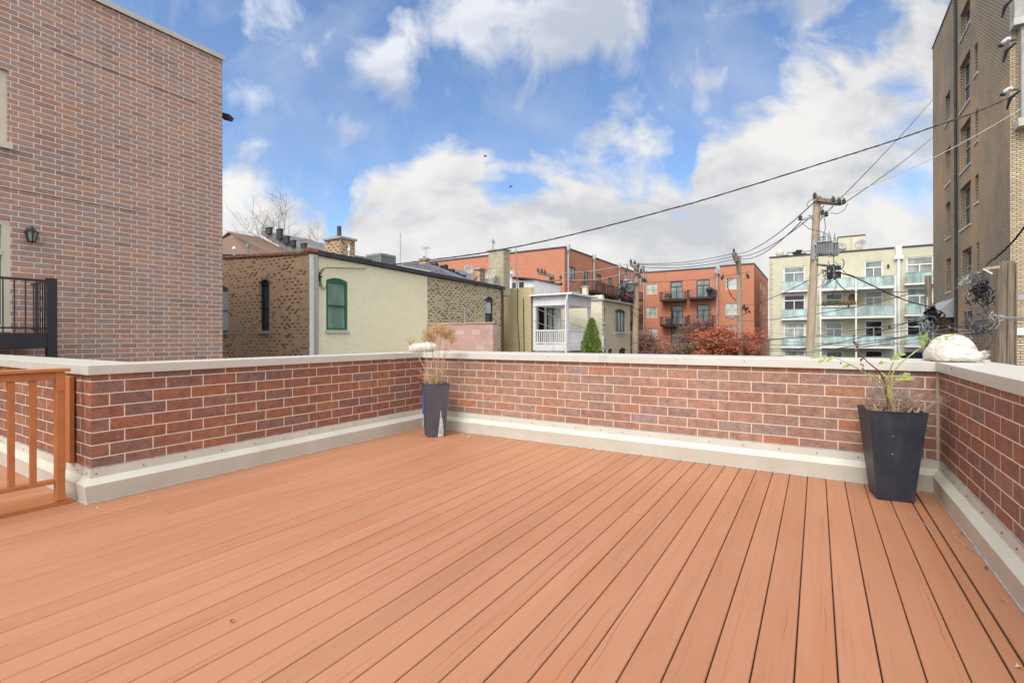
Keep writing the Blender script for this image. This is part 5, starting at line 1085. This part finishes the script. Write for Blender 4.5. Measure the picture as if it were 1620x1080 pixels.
# raised lot with a parked car
ca_ = atZ(1440, 556, 45); XC0, YC0, zt_ = ca_.x, ca_.y, ca_.z; zg = zt_-1.5
g = MB(); g.box(XC0-5, XC0+5, YC0-4, YC0+2.6, GZ, zg); solo(g, 'parking_platform', M['asphalt'], (XC0, YC0, GZ), 'low raised parking platform mostly hidden behind the deck wall', 'platform')
t = thing('parked_car', (XC0, YC0, zg), 'dark blue parked car whose roof just shows above the right part of the wall cap', 'car')
g = MB(); g.prismY([(XC0-2.1, zg+.35), (XC0+2.1, zg+.35), (XC0+2.15, zg+.75), (XC0+1.9, zg+.92), (XC0-1.2, zg+.95), (XC0-2.1, zg+.8)], YC0-.85, YC0+.85); g.build('body', M['carblue'], t, bevel=.08)
g = MB(); g.prismY([(XC0-1.15, zg+.93), (XC0+1.65, zg+.92), (XC0+1.05, zg+1.45), (XC0+.6, zg+1.5), (XC0-.4, zg+1.5), (XC0-.6, zg+1.46)], YC0-.72, YC0+.72); g.build('cabin', M['carblue'], t, bevel=.06)
g = MB(); g.prismY([(XC0-.95, zg+.98), (XC0+.1, zg+.98), (XC0+.1, zg+1.38), (XC0-.6, zg+1.38)], YC0-.727, YC0-.70); g.prismY([(XC0+.2, zg+.98), (XC0+1.4, zg+.98), (XC0+.95, zg+1.38), (XC0+.2, zg+1.38)], YC0-.727, YC0-.70); g.build('window', M['g_dark'], t)
for x_ in (-1.3, 1.35):
    for y_ in (-.86, .66):
        g = MB(); g.lathe((XC0+x_, YC0+y_, zg+.34), [(.33, 0), (.34, .05), (.34, .17), (.33, .2)], 18, (0, 1, 0)); wo = g.build('wheel', M['rubber'], t); g = MB(); g.lathe((XC0+x_, YC0+y_-.004, zg+.34), [(.2, 0), (.2, .208)], 12, (0, 1, 0)); g.build('rim', M['galv'], wo)
# ================================================================== TOWER
XW = 6.6; KW = K('W', XW); yfar = KW.px(1476, 300)[0]; Yn = KW.px(1598, 300)[0]; ztw = onX(1475.5, 78, XW).z
t = thing('brick_tower', (XW+6, (yfar+Yn)/2, GZ), 'tall brown brick tower block with small deep windows on the right', 'tower')
rs = [KW.rect(*r) for r in ((1495, 1503, 148, 194), (1495, 1503.6, 235, 291), (1496, 1503.5, 321, 376), (1497, 1504.5, 409, 461), (1503, 1512, 499, 540),
      (1518, 1535, 92, 168), (1519, 1536, 194, 266), (1518.5, 1536, 292, 359), (1522, 1537, 393, 447), (1525, 1538, 493, 533), (1519, 1535, 8, 50),
      (1541.5, 1547, 70, 118), (1542, 1547.5, 174, 224), (1542.5, 1548, 277, 320), (1545, 1549, 383, 430))]
rs2 = []
for i, r in enumerate(rs): rs2.append(r)
g = MB(); wall(g, KW, Yn+.003, yfar, GZ, ztw, rs2, .28, .5); None
g.build('wall', M['tower_brick'], t)
for i, r in enumerate(rs2): window(t, KW, r, M['oldstone'], M['g_dark'], 'twin' if 5 <= i <= 10 else 'sash', .25, .09 if i < 11 else .05, M['stone'])
KF = K('S', Yn); g = MB(); wall(g, KF, XW+.001, XW+14, GZ, ztw, [], .1, .5); g.build('front_wall', M['tower_buff'], t)
g = MB(); g.box(XW+.5, XW+14, Yn+.5, yfar, GZ, ztw-.5); g.build('block', M['tower_brick'], t)
g = MB(); g.box(XW-.04, XW+.5, Yn-.04, yfar+.04, ztw+.002, ztw+.12); g.build('coping', M['dark'], t)
g = MB(); u = KW.px(1515, 300)[0]; g.tube([(XW-.09, u, GZ), (XW-.09, u, ztw)], .07, 6); g.build('downpipe', M['dark'], t)
for zz in (onY(1610, 470, Yn).z,):
    g = MB(); KF.box(g, XW+.0, XW+14, zz-.12, zz+.12, -.03, -.001); g.build('stone_band', M['oldstone'], t)
# awning
a = onX(1500, 476, XW); u0, u1 = KW.px(1512, 480)[0], KW.px(1484, 480)[0]; za = onX(1500, 474, XW).z; 
zl = onX(1500, 498, XW-1.0).z; g = MB()
g.add([(XW-.02, u0, za), (XW-.02, u1, za), (XW-1.1, u1, zl), (XW-1.1, u0, zl), (XW-.02, u0, zl-.0), (XW-.02, u1, zl)], [(0,1,2,3), (0,3,4), (1,5,2), (3,2,5,4)]); g.build('awning', M['greymetal'] if False else M['galv'], t)
# stone pilaster with ledges on the near face
ax0 = onY(1593, 100, Yn-.35).x; zz = lambda y_: onY(1608, y_, Yn-.35).z
g = MB(); g.box(XW+.25, XW+1.3, Yn-.33, Yn-.001, zz(188), zz(42)); g.box(XW+.05, XW+1.3, Yn-.36, Yn-.001, zz(30), ztw-.2); g.box(XW+.55, XW+1.3, Yn-.37, Yn-.332, zz(186), zz(44)); g.build('pilaster', M['oldstone'], t)
g = MB(); g.box(XW+.0, XW+1.5, Yn-.5, Yn-.002, zz(42)+.002, zz(31)); g.build('ledge', M['stone'], t); g = MB(); g.box(XW+.12, XW+1.5, Yn-.5, Yn-.003, zz(202), zz(189)); g.build('ledge', M['stone'], t)
for (px, py) in ((1592, 65), (1595, 143)):
    q = onX(px, py, XW-.3); g = MB(); g.lathe(q, [(.06, -.15), (.10, -.10), (.10, .05), (.07, .07), (.10, .10), (.04, .15)], 12, (.6, -.8, .15)); o = solo(g, 'insulator', M['porcelain'], q, 'white porcelain insulator on the tower corner, %s one' % ('upper' if py < 100 else 'lower'), 'insulator')
    g = MB(); g.bar(q+Vector((.3, .1, -.02)), q, .05); g.lathe(q+Vector((-.1, .14, -.05)), [(.06, -.1), (.1, 0), (.05, .1)], 8, (.6, -.8, .15)); g.build('bracket', M['black'], o)
for i, (px, py) in enumerate(((1590, 14), (1592, 85), (1598, 160))):
    q = onX(px, py, XW-.25); g = MB(); g.tube([q+Vector((.25, -.1, .3)), q+Vector((0, 0, .1)), q+Vector((-.05, .2, -.25))], [.04, .07, .03], 7); solo(g, 'cable_clamp', M['black'], q, ['black cable clamp at the top edge of the tower corner', 'black cable clamp under the upper white insulator', 'black cable clamp where the thick cable meets the tower'][i], 'clamp')
# low brick wall with white stone cap at the right edge
q = atZ(1603, 530, 15); g = MB(); g.box(q.x, q.x+6, q.y, q.y+.5, GZ, q.z); t = solo(g, 'garden_wall', M['tower_buff'], (q.x, q.y, GZ), 'low brick wall with a white stone cap behind the thick cut pole', 'wall'); g = MB(); g.box(q.x-.06, q.x+6, q.y-.06, q.y+.56, q.z+.002, q.z+.22); g.build('cap', M['white'], t)
# ================================================================== POLES AND WIRES
def pole(px0, py0, px1, py1, d, r, label, m_='wood'):
    top = atZ(px0, py0, d); bt = atZ(px1, py1, d); v = bt-top; base = top+v*((GZ-top.z)/v.z)
    t = thing('utility_pole', base, label, 'utility pole'); g = MB(); n = 8
    g.tube([base.lerp(top, i/n) for i in range(n+1)], [r*(1.12-.24*i/n) for i in range(n+1)], 12); g.build('pole', M[m_], t); return t, top, base
def arm(t, a, b_, s_=.1, m_='wood', name='crossarm'):
    g = MB(); g.bar(a, b_, s_, s_*1.1); return g.build(name, M[m_], t)
def insul(t, p, s_=1):
    g = MB(); g.lathe(p, [(.02*s_, 0), (.055*s_, .03*s_), (.035*s_, .06*s_), (.055*s_, .09*s_), (.035*s_, .12*s_), (.02*s_, .16*s_)], 8); g.build('insulator', M['dark'], t)
def can(t, c, r, h):
    g = MB(); g.lathe(c, [(r*.9, 0), (r, .03), (r, h*.85), (r*1.06, h*.86), (r*1.06, h*.9), (r*.8, h), (r*.3, h*1.05)], 16)
    for i in range(12):
        a = 2*math.pi*i/12; q = c+Vector((math.cos(a)*r*1.04, math.sin(a)*r*1.04, h*.12)); g.box(q.x-.012, q.x+.012, q.y-.012, q.y+.012, q.z, q.z+h*.62)
    o = g.build('transformer', M['galvt'], t)
    g = MB()
    for s_ in (-1, 1): g.lathe(c+Rt*(s_*r*.45)+Vector((0, 0, h)), [(.03, 0), (.05, .06), (.03, .1), (.05, .15), (.02, .22), (.015, .35)], 8)
    g.build('bushing', M['greymetal'], o)
M['galvt'] = plain('grey transformer paint', (.27,.285,.28), .5, .2, var=.08)
d1 = 19.5
t, top1, base1 = pole(1293, 311, 1281, 560, d1, .148, 'tall pale wooden utility pole with grey transformers in front of the yellow block', 'wood_pale')
P1 = lambda x_, y_, dd=0: atZ(x_, y_, d1+dd)
a1, b1 = P1(1293, 316, -.2), P1(1334, 321, -.2)
arm(t, a1, b1, .13); arm(t, P1(1293, 320, .2), P1(1330, 323, .3), .1); arm(t, P1(1294, 352), P1(1318, 326), .05, 'galv', 'brace'); arm(t, P1(1300, 342), P1(1310, 340), .08, 'galv', 'brace')
arm(t, P1(1268, 348), P1(1290, 343), .07, 'greymetal', 'side_arm'); arm(t, P1(1280, 340), P1(1290, 350), .04, 'greymetal', 'brace')
for px, py in ((1266, 347), (1301, 338), (1307, 341), (1327, 320), (1318, 318), (1335, 321), (1289, 312)): insul(t, P1(px, py, -.25)-Vector((0,0,.05)), 1.5)
can(t, P1(1300, 403, -.25), .17, .55); can(t, P1(1308, 403, -.5), .18, .57); can(t, P1(1317, 405, -.1), .20, .57)
arm(t, P1(1283, 404, -.1), P1(1322, 404, -.2), .06, 'galv', 'bracket'); arm(t, P1(1284, 386, -.1), P1(1296, 386, -.2), .08, 'galv', 'bracket'); arm(t, P1(1290, 418, -.1), P1(1320, 422, -.2), .07, 'wood', 'side_arm'); arm(t, P1(1319, 405, -.2), P1(1319, 440, -.2), .05, 'greymetal', 'conduit'); arm(t, P1(1288, 442, -.1), P1(1303, 428, -.2), .035, 'greymetal', 'brace')
for px in (1287, 1293): arm(t, P1(px, 380, -.17), P1(px-1, 410, -.17), .07, 'galv', 'strap')
def loops(p, r, n, name, label, cat, m_='rubber', th=.014, seed=1):
    rr = random.Random(seed); g = MB()
    for i in range(n):
        c = p+Vector((rr.gauss(0, r*.3), rr.gauss(0, r*.3), rr.gauss(0, r*.35))); u = Vector((rr.gauss(0,1), rr.gauss(0,1), rr.gauss(0,.4))).normalized(); w_ = u.orthogonal().normalized().lerp(Vector((0,0,1)), .6).normalized()
        ra, rb = r*rr.uniform(.25, .8), r*rr.uniform(.2, .7); a0 = rr.uniform(0, 6); sp = rr.uniform(2, 5.5)
        g.tube([c+u*math.cos(a0+sp*k_/9)*ra+w_*math.sin(a0+sp*k_/9)*rb for k_ in range(10)], th*rr.uniform(.6, 1.3), 4)
    for i in range(n//3):
        q = p+Vector((rr.gauss(0, r*.3), rr.gauss(0, r*.3), rr.uniform(-r, r*.4))); g.tube([q, q+Vector((rr.gauss(0, r*.4), rr.gauss(0, r*.3), -r*.5)), q+Vector((rr.gauss(0, r*.8), rr.gauss(0, r*.4), -r*rr.uniform(.9, 1.8)))], th*.7, 4)
    solo(g, name, M[m_], p-Vector((0,0,r)), label, cat)
loops(P1(1316, 430, -.2), .42, 16, 'cable_coil', 'tangle of dark cable loops hanging under the pole transformers', 'cable coil', th=.016, seed=3)
# thin jumper wires on the pole
g = MB()
for Q in (((1289, 314), (1280, 318), (1276, 324), (1280, 328)), ((1291, 312), (1298, 312), (1302, 314)), ((1341, 322), (1336, 332), (1326, 338), (1314, 337)), ((1304, 344), (1306, 360), (1303, 372), (1299, 376)), ((1268, 352), (1280, 362), (1298, 366), (1308, 370), (1311, 374))):
    g = MB(); g.tube([P1(*q, -.25) for q in Q], .012, 4); g.build('jumper_wire', M['rubber'], t)
# pole with many cross arms by the khaki house
d2 = 37
t, top2, base2 = pole(1007, 420, 1005, 556, d2, .23, 'grey wooden utility pole crowded with fittings in front of the red blocks', 'wood_pale')
P2 = lambda x_, y_, dd=0: atZ(x_, y_, d2+dd)
arm(t, P2(997, 418, -.3), P2(1011, 427, -.3), .16); arm(t, P2(988, 434, -.3), P2(1025, 430, -.3), .12); arm(t, P2(980, 452, -.3), P2(1024, 444, -.3), .14)
for px, py in ((998, 416), (1004, 418), (1010, 422), (990, 431), (1014, 430), (1017, 444), (1021, 446), (1012, 440)): insul(t, P2(px, py, -.4), 1.8)
for px in (989.5, 1000, 1014, 1022): arm(t, P2(px, 434, -.35), P2(px, 452, -.35), .07, 'greymetal', 'bracket')
can(t, P2(992, 459, -.4), .28, .8); can(t, P2(997, 462, -.6), .26, .75)
loops(P2(990, 463, -.5), .8, 22, 'cable_coil', 'mass of dark fittings and cable beside the grey pole by the black balconies', 'cable coil', th=.03, seed=8)
for i, (px, py) in enumerate(((992, 419), (1017, 420))): arm(t, P2(px, py, -.3), P2(px+2, py+10, -.3), .05, 'dark', 'rod')
# far pole with street lamp
d3 = 41
t, top3, base3 = pole(1168.5, 405, 1171, 530, d3, .21, 'far wooden utility pole with a street lamp in front of the red block', 'wood_pale')
P3 = lambda x_, y_, dd=0: atZ(x_, y_, d3+dd)
arm(t, P3(1161, 400, -.3), P3(1166, 414, -.5), .3); arm(t, P3(1164, 412, -.3), P3(1169, 432, -.3), .1); arm(t, P3(1148, 446, -.2), P3(1165, 439, -.2), .09, 'greymetal'); arm(t, P3(1172, 443, -.2), P3(1184, 439, -.2), .09, 'greymetal')
for px, py in ((1142, 443), (1144, 440), (1182, 438), (1184, 441), (1161, 399)): insul(t, P3(px, py, -.3), 2)
g = MB(); g.tube([P3(1168, 499, -.2), P3(1163, 499, -.6), P3(1158, 501, -1)], .06, 6); lo = g.build('lamp_arm', M['galv'], t); g = MB(); g.obox(P3(1155, 502, -1), Rt*.32-U0*.06, U0*.07, Fw*.15); g.build('lamp_head', M['galv'], lo)
arm(t, P3(1172, 452), P3(1172, 480), .1, 'greymetal', 'conduit')
g = MB(); g.tube([P3(1151, 440, -.2), P3(1151, 455, -.2), P3(1158, 470, -.2), P3(1165, 476, -.2)], .03, 4); g.build('jumper_wire', M['rubber'], t)
loops(P3(1179, 488, -.3), .3, 10, 'cable_coil', 'small black splice tangle right of the far street lamp pole', 'cable coil', th=.04, seed=5)
# pole top behind the porch
t, topx, basex = pole(873, 436, 873, 470, 34, .2, 'grey utility pole top with cross arms rising behind the white porch')
PX = lambda x_, y_, dd=0: atZ(x_, y_, 34+dd)
arm(t, PX(851, 431, -.3), PX(875, 437, -.3), .18); arm(t, PX(858, 445, -.3), PX(888, 443, -.3), .1); arm(t, PX(862, 437, -.3), PX(868, 447, -.3), .08, 'greymetal', 'brace'); arm(t, PX(845, 459, -.3), PX(887, 456, -.3), .12, 'greymetal')
for px, py in ((851, 430), (857, 431), (862, 433), (858, 453), (863, 453), (885, 455), (888, 452), (846, 458), (887, 441)): insul(t, PX(px, py, -.4), 1.8)
# bare conduit pole in front of the red block
a = atZ(1018.5, 470, 36.5); 
# thick cut pole and the short brown one by the tower
t, top4, base4 = pole(1590.5, 414, 1589, 578, 11.0, .178, 'thick weathered pole with a sawn top standing right behind the wall cap')
P4 = lambda x_, y_, dd=0: atZ(x_, y_, 11+dd)
for s_ in (-.09, .02, .1): 
    g = MB(); g.tube([base4+Rt*s_-Fw*.17, top4+Rt*s_*.9-Fw*.155-Vector((0,0,.05))], .02, 5); g.build('ground_wire', M['wood'], t)
arm(t, P4(1558, 425, -.1), P4(1580, 422, -.1), .055, 'wood_pale'); arm(t, P4(1556, 426, -.15), P4(1569, 433, -.15), .03, 'porcelain', 'tube')
t, top5, base5 = pole(1468.5, 436, 1469, 535, 24, .15, 'short dark brown cut pole in front of the right end of the yellow block')
P5 = lambda x_, y_, dd=0: atZ(x_, y_, 24+dd)
arm(t, P5(1467, 470, -.17), P5(1467, 540, -.17), .06, 'galv', 'conduit')
loops(atZ(1477, 495, 23.6), .36, 20, 'cable_coil', 'thick black cable loops hung on the short brown pole', 'cable coil', th=.035, seed=11)
loops(atZ(1468, 518, 23.6), .42, 26, 'cable_coil', 'dense dark tangle at the foot of the short brown pole', 'cable coil', 'greymetal', th=.02, seed=12)
loops(atZ(1487, 512, 24.2), .5, 22, 'cable_coil', 'rusty brown cable tangle between the short pole and the tower', 'cable coil', 'rust', th=.02, seed=13)
loops(atZ(1549, 457, 12), .20, 22, 'cable_coil', 'black knot of cables hanging in front of the tower windows', 'cable coil', th=.02, seed=14)
loops(atZ(1530, 441, 13), .22, 10, 'cable_coil', 'pale bundle of looped wires against the tower window', 'cable coil', 'palecable', th=.009, seed=15)
loops(atZ(1545, 440, 12.4), .2, 14, 'cable_coil', 'thin dark loops above the black cable knot', 'cable coil', 'greycable', th=.01, seed=21)
loops(atZ(1546, 512, 11.5), .30, 26, 'cable_coil', 'grey tangle of wires low between the tower and the thick pole', 'cable coil', 'greycable', th=.010, seed=16)
loops(atZ(1575, 502, 10.8), .14, 9, 'cable_coil', 'pale wire ends curled round the thick weathered pole', 'cable coil', 'palecable', th=.010, seed=17)
loops(atZ(1560, 470, 11.8), .3, 14, 'cable_coil', 'loose dark wires hanging left of the thick weathered pole', 'cable coil', 'rubber', th=.009, seed=18)
def sag(a, b_, s_, n=14):
    return [a.lerp(b_, i/n)-Vector((0, 0, 4*s_*(i/n)*(1-i/n))) for i in range(n+1)]
def wire(pts_, r, label, m_='greycable', group=None, cat='cable', name='utility_cable'):
    g = MB(); g.tube(pts_, r, 5); solo(g, name, M[m_], pts_[0], label, cat, group)
def inplane(A, B, pix):
    """points of a hanging cable measured in the vertical plane through its two ends"""
    n = (B-A).cross(Vector((0,0,1))); out = [A]
    for x_, y_ in pix: r = ray(x_, y_); out.append(CAM+r*((A-CAM).dot(n)/r.dot(n)))
    return out+[B]
# main thick cable
A = onX(1600, 153, XW-.3); B = Vector(onX(615, 419, XY-1.0))
mainp = inplane(A, B, [(1560, 171), (1520, 186), (1476, 201), (1426, 218.5), (1370, 236.5), (1315, 253.7), (1222, 283), (1111, 316.7), (1070, 328), (1000, 347), (930, 365), (860, 381.4), (797, 394), (744, 403), (674.6, 412)])
def smooth(P, k_=4):
    out = []
    for i in range(len(P)-1):
        p0, p1, p2, p3 = P[max(i-1, 0)], P[i], P[i+1], P[min(i+2, len(P)-1)]
        for j in range(k_):
            u = j/k_; out.append(.5*((2*p1)+(p2-p0)*u+(2*p0-5*p1+4*p2-p3)*u*u+(3*p1-3*p2+p3-p0)*u*u*u))
    return out+[P[-1]]
mp_ = smooth(mainp, 8)
wire(mp_, .026, 'thick dark twisted cable sweeping across the sky from the tower to the low roofs', 'rubber')
tw = MB(); Pt = []
for i, p in enumerate(mp_): Pt.append(p+Vector((0, math.cos(i*1.3), math.sin(i*1.3)))*.025)
tw.tube(Pt, .014, 4); tw.build('messenger_wire', M['greycable'], [o for o in col.objects if o.name.startswith('utility_cable')][-1])
# wires from the tall pole up to the right
def to_dir(x_, y_, d): return atZ(x_, y_, d)
wire(sag(P1(1325, 319, -.2), atZ(1500, 128, 44), .2), .02, 'thin wire running from the tall pole up behind the tower, steepest of three')
wire(sag(P1(1336, 321, -.2), atZ(1500, 194, 44), .25), .02, 'thin wire running from the tall pole behind the tower, middle of three')
wire(sag(P1(1312, 316, .1), atZ(1650, 150, 17), .35), .014, 'thin wire running from the tall pole across the front of the tower', 'palecable')
# wires between poles
for i, (a_, b_) in enumerate(((P1(1290, 318, -.2), P3(1162, 402, -.3)), (P1(1303, 326, .2), P3(1168, 406, -.3)), (P1(1267, 351, -.1), P3(1172, 409, -.3)))):
    wire(sag(a_, b_, .5), .022, 'thin wire between the tall transformer pole and the far street lamp pole', group='wires between the tall and the far pole')
for i, (a_, b_) in enumerate(((P3(1161, 400, -.3), P2(998, 416, -.4)), (P3(1165, 404, -.3), P2(1004, 418, -.4)), (P3(1168, 408, -.3), P2(1010, 422, -.4)))):
    wire(sag(a_, b_, .35), .026, 'thin wire strung above the red block between the two distant poles', group='wires between the two distant poles')
for i, (a_, b_) in enumerate(((P2(998, 416, -.4), PX(851, 430, -.4)), (P2(990, 431, -.4), PX(887, 441, -.4)))):
    wire(sag(a_, b_, .3), .022, 'thin pale wire crossing the side of the red block to the porch pole', 'palecable', group='wires crossing the red block side')
# heavier low cables
L5 = lambda x_, y_: atZ(x_, y_, 23.7)
low = [((1168, 507, 40), (1466, 458, 23.7), .4, .022), ((1168, 545, 40), (1466, 499, 23.7), .9, .024), ((985, 541, 36), (1466, 505, 23.7), .55, .022), ((1060, 531, 38), (1475, 512, 23.7), .5, .016),
       ((985, 549, 36), (1530, 514, 12.5), .9, .012), ((1200, 520, 36), (1560, 505, 11.6), .5, .010), ((1200, 528, 36), (1560, 510, 11.6), .6, .010), ((1175, 484, 40), (1305, 429, 19.4), .25, .018),
       ((1190, 556, 34), (1470, 540, 23.5), .1, .014), ((1200, 545, 30), (1470, 528, 23.5), .2, .014), ((1255, 553, 28), (1475, 531, 23.5), .25, .012)]
for (a_, b_, s_, r) in low:
    wire(sag(atZ(*a_), atZ(*b_), s_), r, 'low sagging cable strung in front of the yellow block towards the short brown pole', 'greycable', 'low cables in front of the yellow block')
wire(smooth(inplane(P1(1316, 428, -.2), atZ(1480, 487, 23.6), [(1350, 438), (1385, 454), (1415, 468), (1445, 479)]), 4), .025, 'thick black cable dropping from the pole transformers to the black loops', 'rubber')
wire(smooth(inplane(P1(1320, 440, -.2), atZ(1466, 462, 23.6), [(1335, 457), (1352, 462), (1380, 462), (1420, 462)]), 4), .02, 'grey cable dipping low from under the transformers to the short brown pole top')
wire(sag(P2(1020, 446, -.3), atZ(1185, 430, 41), .2), .02, 'faint wire passing across the windows of the far red block')
wire(smooth([atZ(1640, 330, 10.5), atZ(1620, 360, 11), atZ(1600, 385, 11.5), atZ(1575, 408, 11.9), atZ(1562, 418, 12), atZ(1553, 440, 12)], 4), .022, 'black cable swooping down across the tower front to the black knot', 'rubber')
for i, (a_, b_, s_) in enumerate((((1575, 500, 10.7), (1660, 497, 9.5), .05), ((1577, 503, 10.7), (1660, 504, 9.5), .03), ((1540, 507, 11.5), (1580, 498, 10.7), .05), ((1500, 516, 20), (1580, 505, 10.7), .2), ((1480, 527, 23), (1560, 520, 11.4), .1))):
    wire(sag(atZ(*a_), atZ(*b_), s_), .013, 'grey cable passing the thick weathered pole at the height of the curled wires', 'palecable' if i != 2 else 'greycable', 'cables passing the thick weathered pole')
wire(sag(atZ(785, 395, 21), PX(851, 431, -.3), .4), .012, 'hair thin wire from the cream chimney to the porch pole', 'greycable') if False else None
# wires down over the porch
wire(sag(atZ(843, 484, 24), atZ(1000, 525, 33), .5), .016, 'pale wire slanting down across the porch opening, upper one', 'palecable')
wire(sag(atZ(843, 507, 24), atZ(1000, 526, 33), .5), .016, 'pale wire slanting down across the porch opening, lower one', 'palecable')
# ================================================================== TREES
def tree(label, base, h, r, crown0, leafm, nleaf, lsz, seed, levels=4, bm_='bark', trunk=.14, up=.7, cat='tree', spread=1., foli='crown', group=None, zs=1.):
    rr = random.Random(seed); t = thing('tree', base, label, cat, group); g = MB(); tips = []
    def br(p, d_, L, rad, lev):
        q = p; P = [p]; n = 4
        for i in range(n):
            d_ = (d_+Vector((rr.gauss(0, .16), rr.gauss(0, .16), rr.gauss(.03, .1)))).normalized(); q = q+d_*L/n; P.append(q)
            if lev < levels and (i >= 1 or lev > 0):
                for k_ in range(2 if lev < 2 else rr.choice((1, 2))):
                    dd = (d_*up+Vector((rr.gauss(0, spread), rr.gauss(0, spread), rr.gauss(.15, .4)))).normalized(); br(q, dd, L*rr.uniform(.45, .68), rad*.5, lev+1)
            if lev >= levels-1: tips.append(q)
        g.tube(P, [rad*(1-.55*i/n) for i in range(n+1)], 6 if lev < 2 else 3, cap=False)
    br(Vector(base), Vector((rr.gauss(0, .05), rr.gauss(0, .05), 1)), h*.52, trunk, 0)
    g.build('trunk', M[bm_], t)
    if leafm:
        g = MB()
        for i in range(nleaf):
            p = rr.choice(tips)+Vector((rr.gauss(0, 1), rr.gauss(0, 1), rr.gauss(0, .7)))*lsz*2.2; s_ = lsz*rr.uniform(.5, 1.3)
            a = Vector((rr.gauss(0,1), rr.gauss(0,1), rr.gauss(0,.6))).normalized()*s_; b_ = a.orthogonal(); b_ = (b_.normalized()*math.cos(rr.random()*3)+a.normalized().cross(b_.normalized())*.7)*s_*.5
            g.add([p-a, p+b_, p+a, p-b_], [(0,1,2,3)])
        g.build(foli, M[leafm], t)
    return t
def gpos(px, d): q = atZ(px, CY, d); return Vector((q.x, q.y, GZ))
tree('orange red leafed tree in front of the far red block, right of the maroon ones', gpos(1122, 42), 5.5, 3, 1, 'redleaf', 17000, .115, 31, 4, spread=1.5, up=.5)
tree('orange red leafed tree reaching the dark alley beside the far red block', gpos(1180, 43), 5.1, 3, 1, 'redleaf', 15000, .115, 37, 4, spread=1.3, up=.5)
tree('orange red leafed tree in the middle of the orange red row, partly behind its neighbours', gpos(1152, 45), 5.6, 3, 1, 'redleaf', 15000, .115, 41, 4, spread=1.5, up=.5)
tree('sparse maroon leafed tree right beside the grey crowded pole', gpos(1028, 42), 5.8, 3, 1, 'maroon', 5200, .10, 33, 4, spread=1.0)
tree('olive brown leafed tree between the maroon tree and the orange red ones', gpos(1068, 41), 5.0, 3, 1, 'olive', 6500, .10, 35, 4, spread=1.2)
tree('tall thin maroon tree below the black balconies of the far red block', gpos(1092, 47), 7.6, 3, 1, 'maroon', 4200, .11, 39, 4, spread=.8)
for i, (px, d, h, lf, lab) in enumerate(((382, 70, 15.5, None, 'bare twiggy tree just right of the townhouse edge, behind the brown gable'), (412, 66, 18.0, 'yellowleaf', 'bare tree with a last clump of yellow leaves behind the gabled house'), (445, 72, 18.5, None, 'bare thin branched tree behind the black chimney pots'), (478, 68, 16.5, None, 'bare spreading tree left of the orange brick chimney'), (357, 64, 14.5, None, 'small bare tree at the very edge of the townhouse wall'), (500, 74, 16.0, None, 'faint bare tree directly behind the orange brick chimney'))):
    tree(lab, gpos(px, d), h*1.3, 3, 1, lf, 700, .1, 50+i, 4, trunk=.16, spread=.75, up=.9)
# arborvitae
db = 22.5; base = gpos(936, db); topz = atZ(936, 502, db).z; H_ = topz-GZ
t = thing('arborvitae', base, 'dense bright green cone shaped evergreen beside the white porch', 'tree'); g = MB(); g.tube([base, base+Vector((0,0,H_*.9))], [.09, .02], 6); g.build('trunk', M['bark'], t)
g = MB(); rr = random.Random(4)
lobes = [(rr.uniform(0, 6.28), rr.uniform(.1, 1)) for _ in range(60)]
for i in range(17000):
    f_ = rr.random()**.8*.99; prof = .52*min(1, (1-f_)*3.2)**.6*(1-.12*f_); a = rr.uniform(0, 2*math.pi)
    lob = 1+.13*math.sin(a*5+f_*19)+.10*math.sin(a*9-f_*41)+.06*math.sin(a*17+f_*77)
    rad = prof*lob*rr.uniform(.72, 1.04)
    p = base+Vector((math.cos(a)*rad, math.sin(a)*rad, .15+f_*(H_-.15))); s_ = rr.uniform(.035, .07)
    ax = (Vector((math.cos(a), math.sin(a), 1.6))+Vector((rr.gauss(0, .5), rr.gauss(0, .5), rr.gauss(0, .4)))).normalized()*s_; b_ = ax.orthogonal().normalized(); th = rr.uniform(0, 3.1); b_ = (b_*math.cos(th)+ax.normalized().cross(b_)*math.sin(th))*s_*.4
    g.add([p-ax, p+b_, p+ax, p-b_], [(0,1,2,3)])
g.build('crown', M['cedar'], t)
# birds
for (px, py, lab, an) in ((768, 247, 'tiny dark bird in flight, upper left of the pair in the clouds', .2), (808.5, 295, 'tiny dark bird in flight, lower right of the pair in the clouds', -.2)):
    c = atZ(px, py, 60); g = MB(); s_ = .27
    ax = (Rt*math.cos(an)-U0*math.sin(an)).normalized(); P = [c+ax*(s_*k_) for k_ in (-.9, -.6, -.2, .25, .6, .8, 1.0)]
    g.tube(P, [s_*.16, s_*.10, s_*.2, s_*.22, s_*.16, s_*.15, s_*.03], 8)
    for sd2 in (-1, 1):
        w0 = c+ax*s_*.1; w1 = w0+Fw*sd2*s_*1.0+U0*s_*.15-ax*s_*.3; w2 = w0+Fw*sd2*s_*1.9-ax*s_*.9-U0*.05
        g.add([w0+ax*s_*.3, w1+ax*s_*.25, w2, w1-ax*s_*.35, w0-ax*s_*.35], [(0,1,3,4), (1,2,3)])
    solo(g, 'bird', M['bird'], c, lab, 'bird', smooth=True)
scn.cycles.samples = 128 if hasattr(scn, 'cycles') else 128
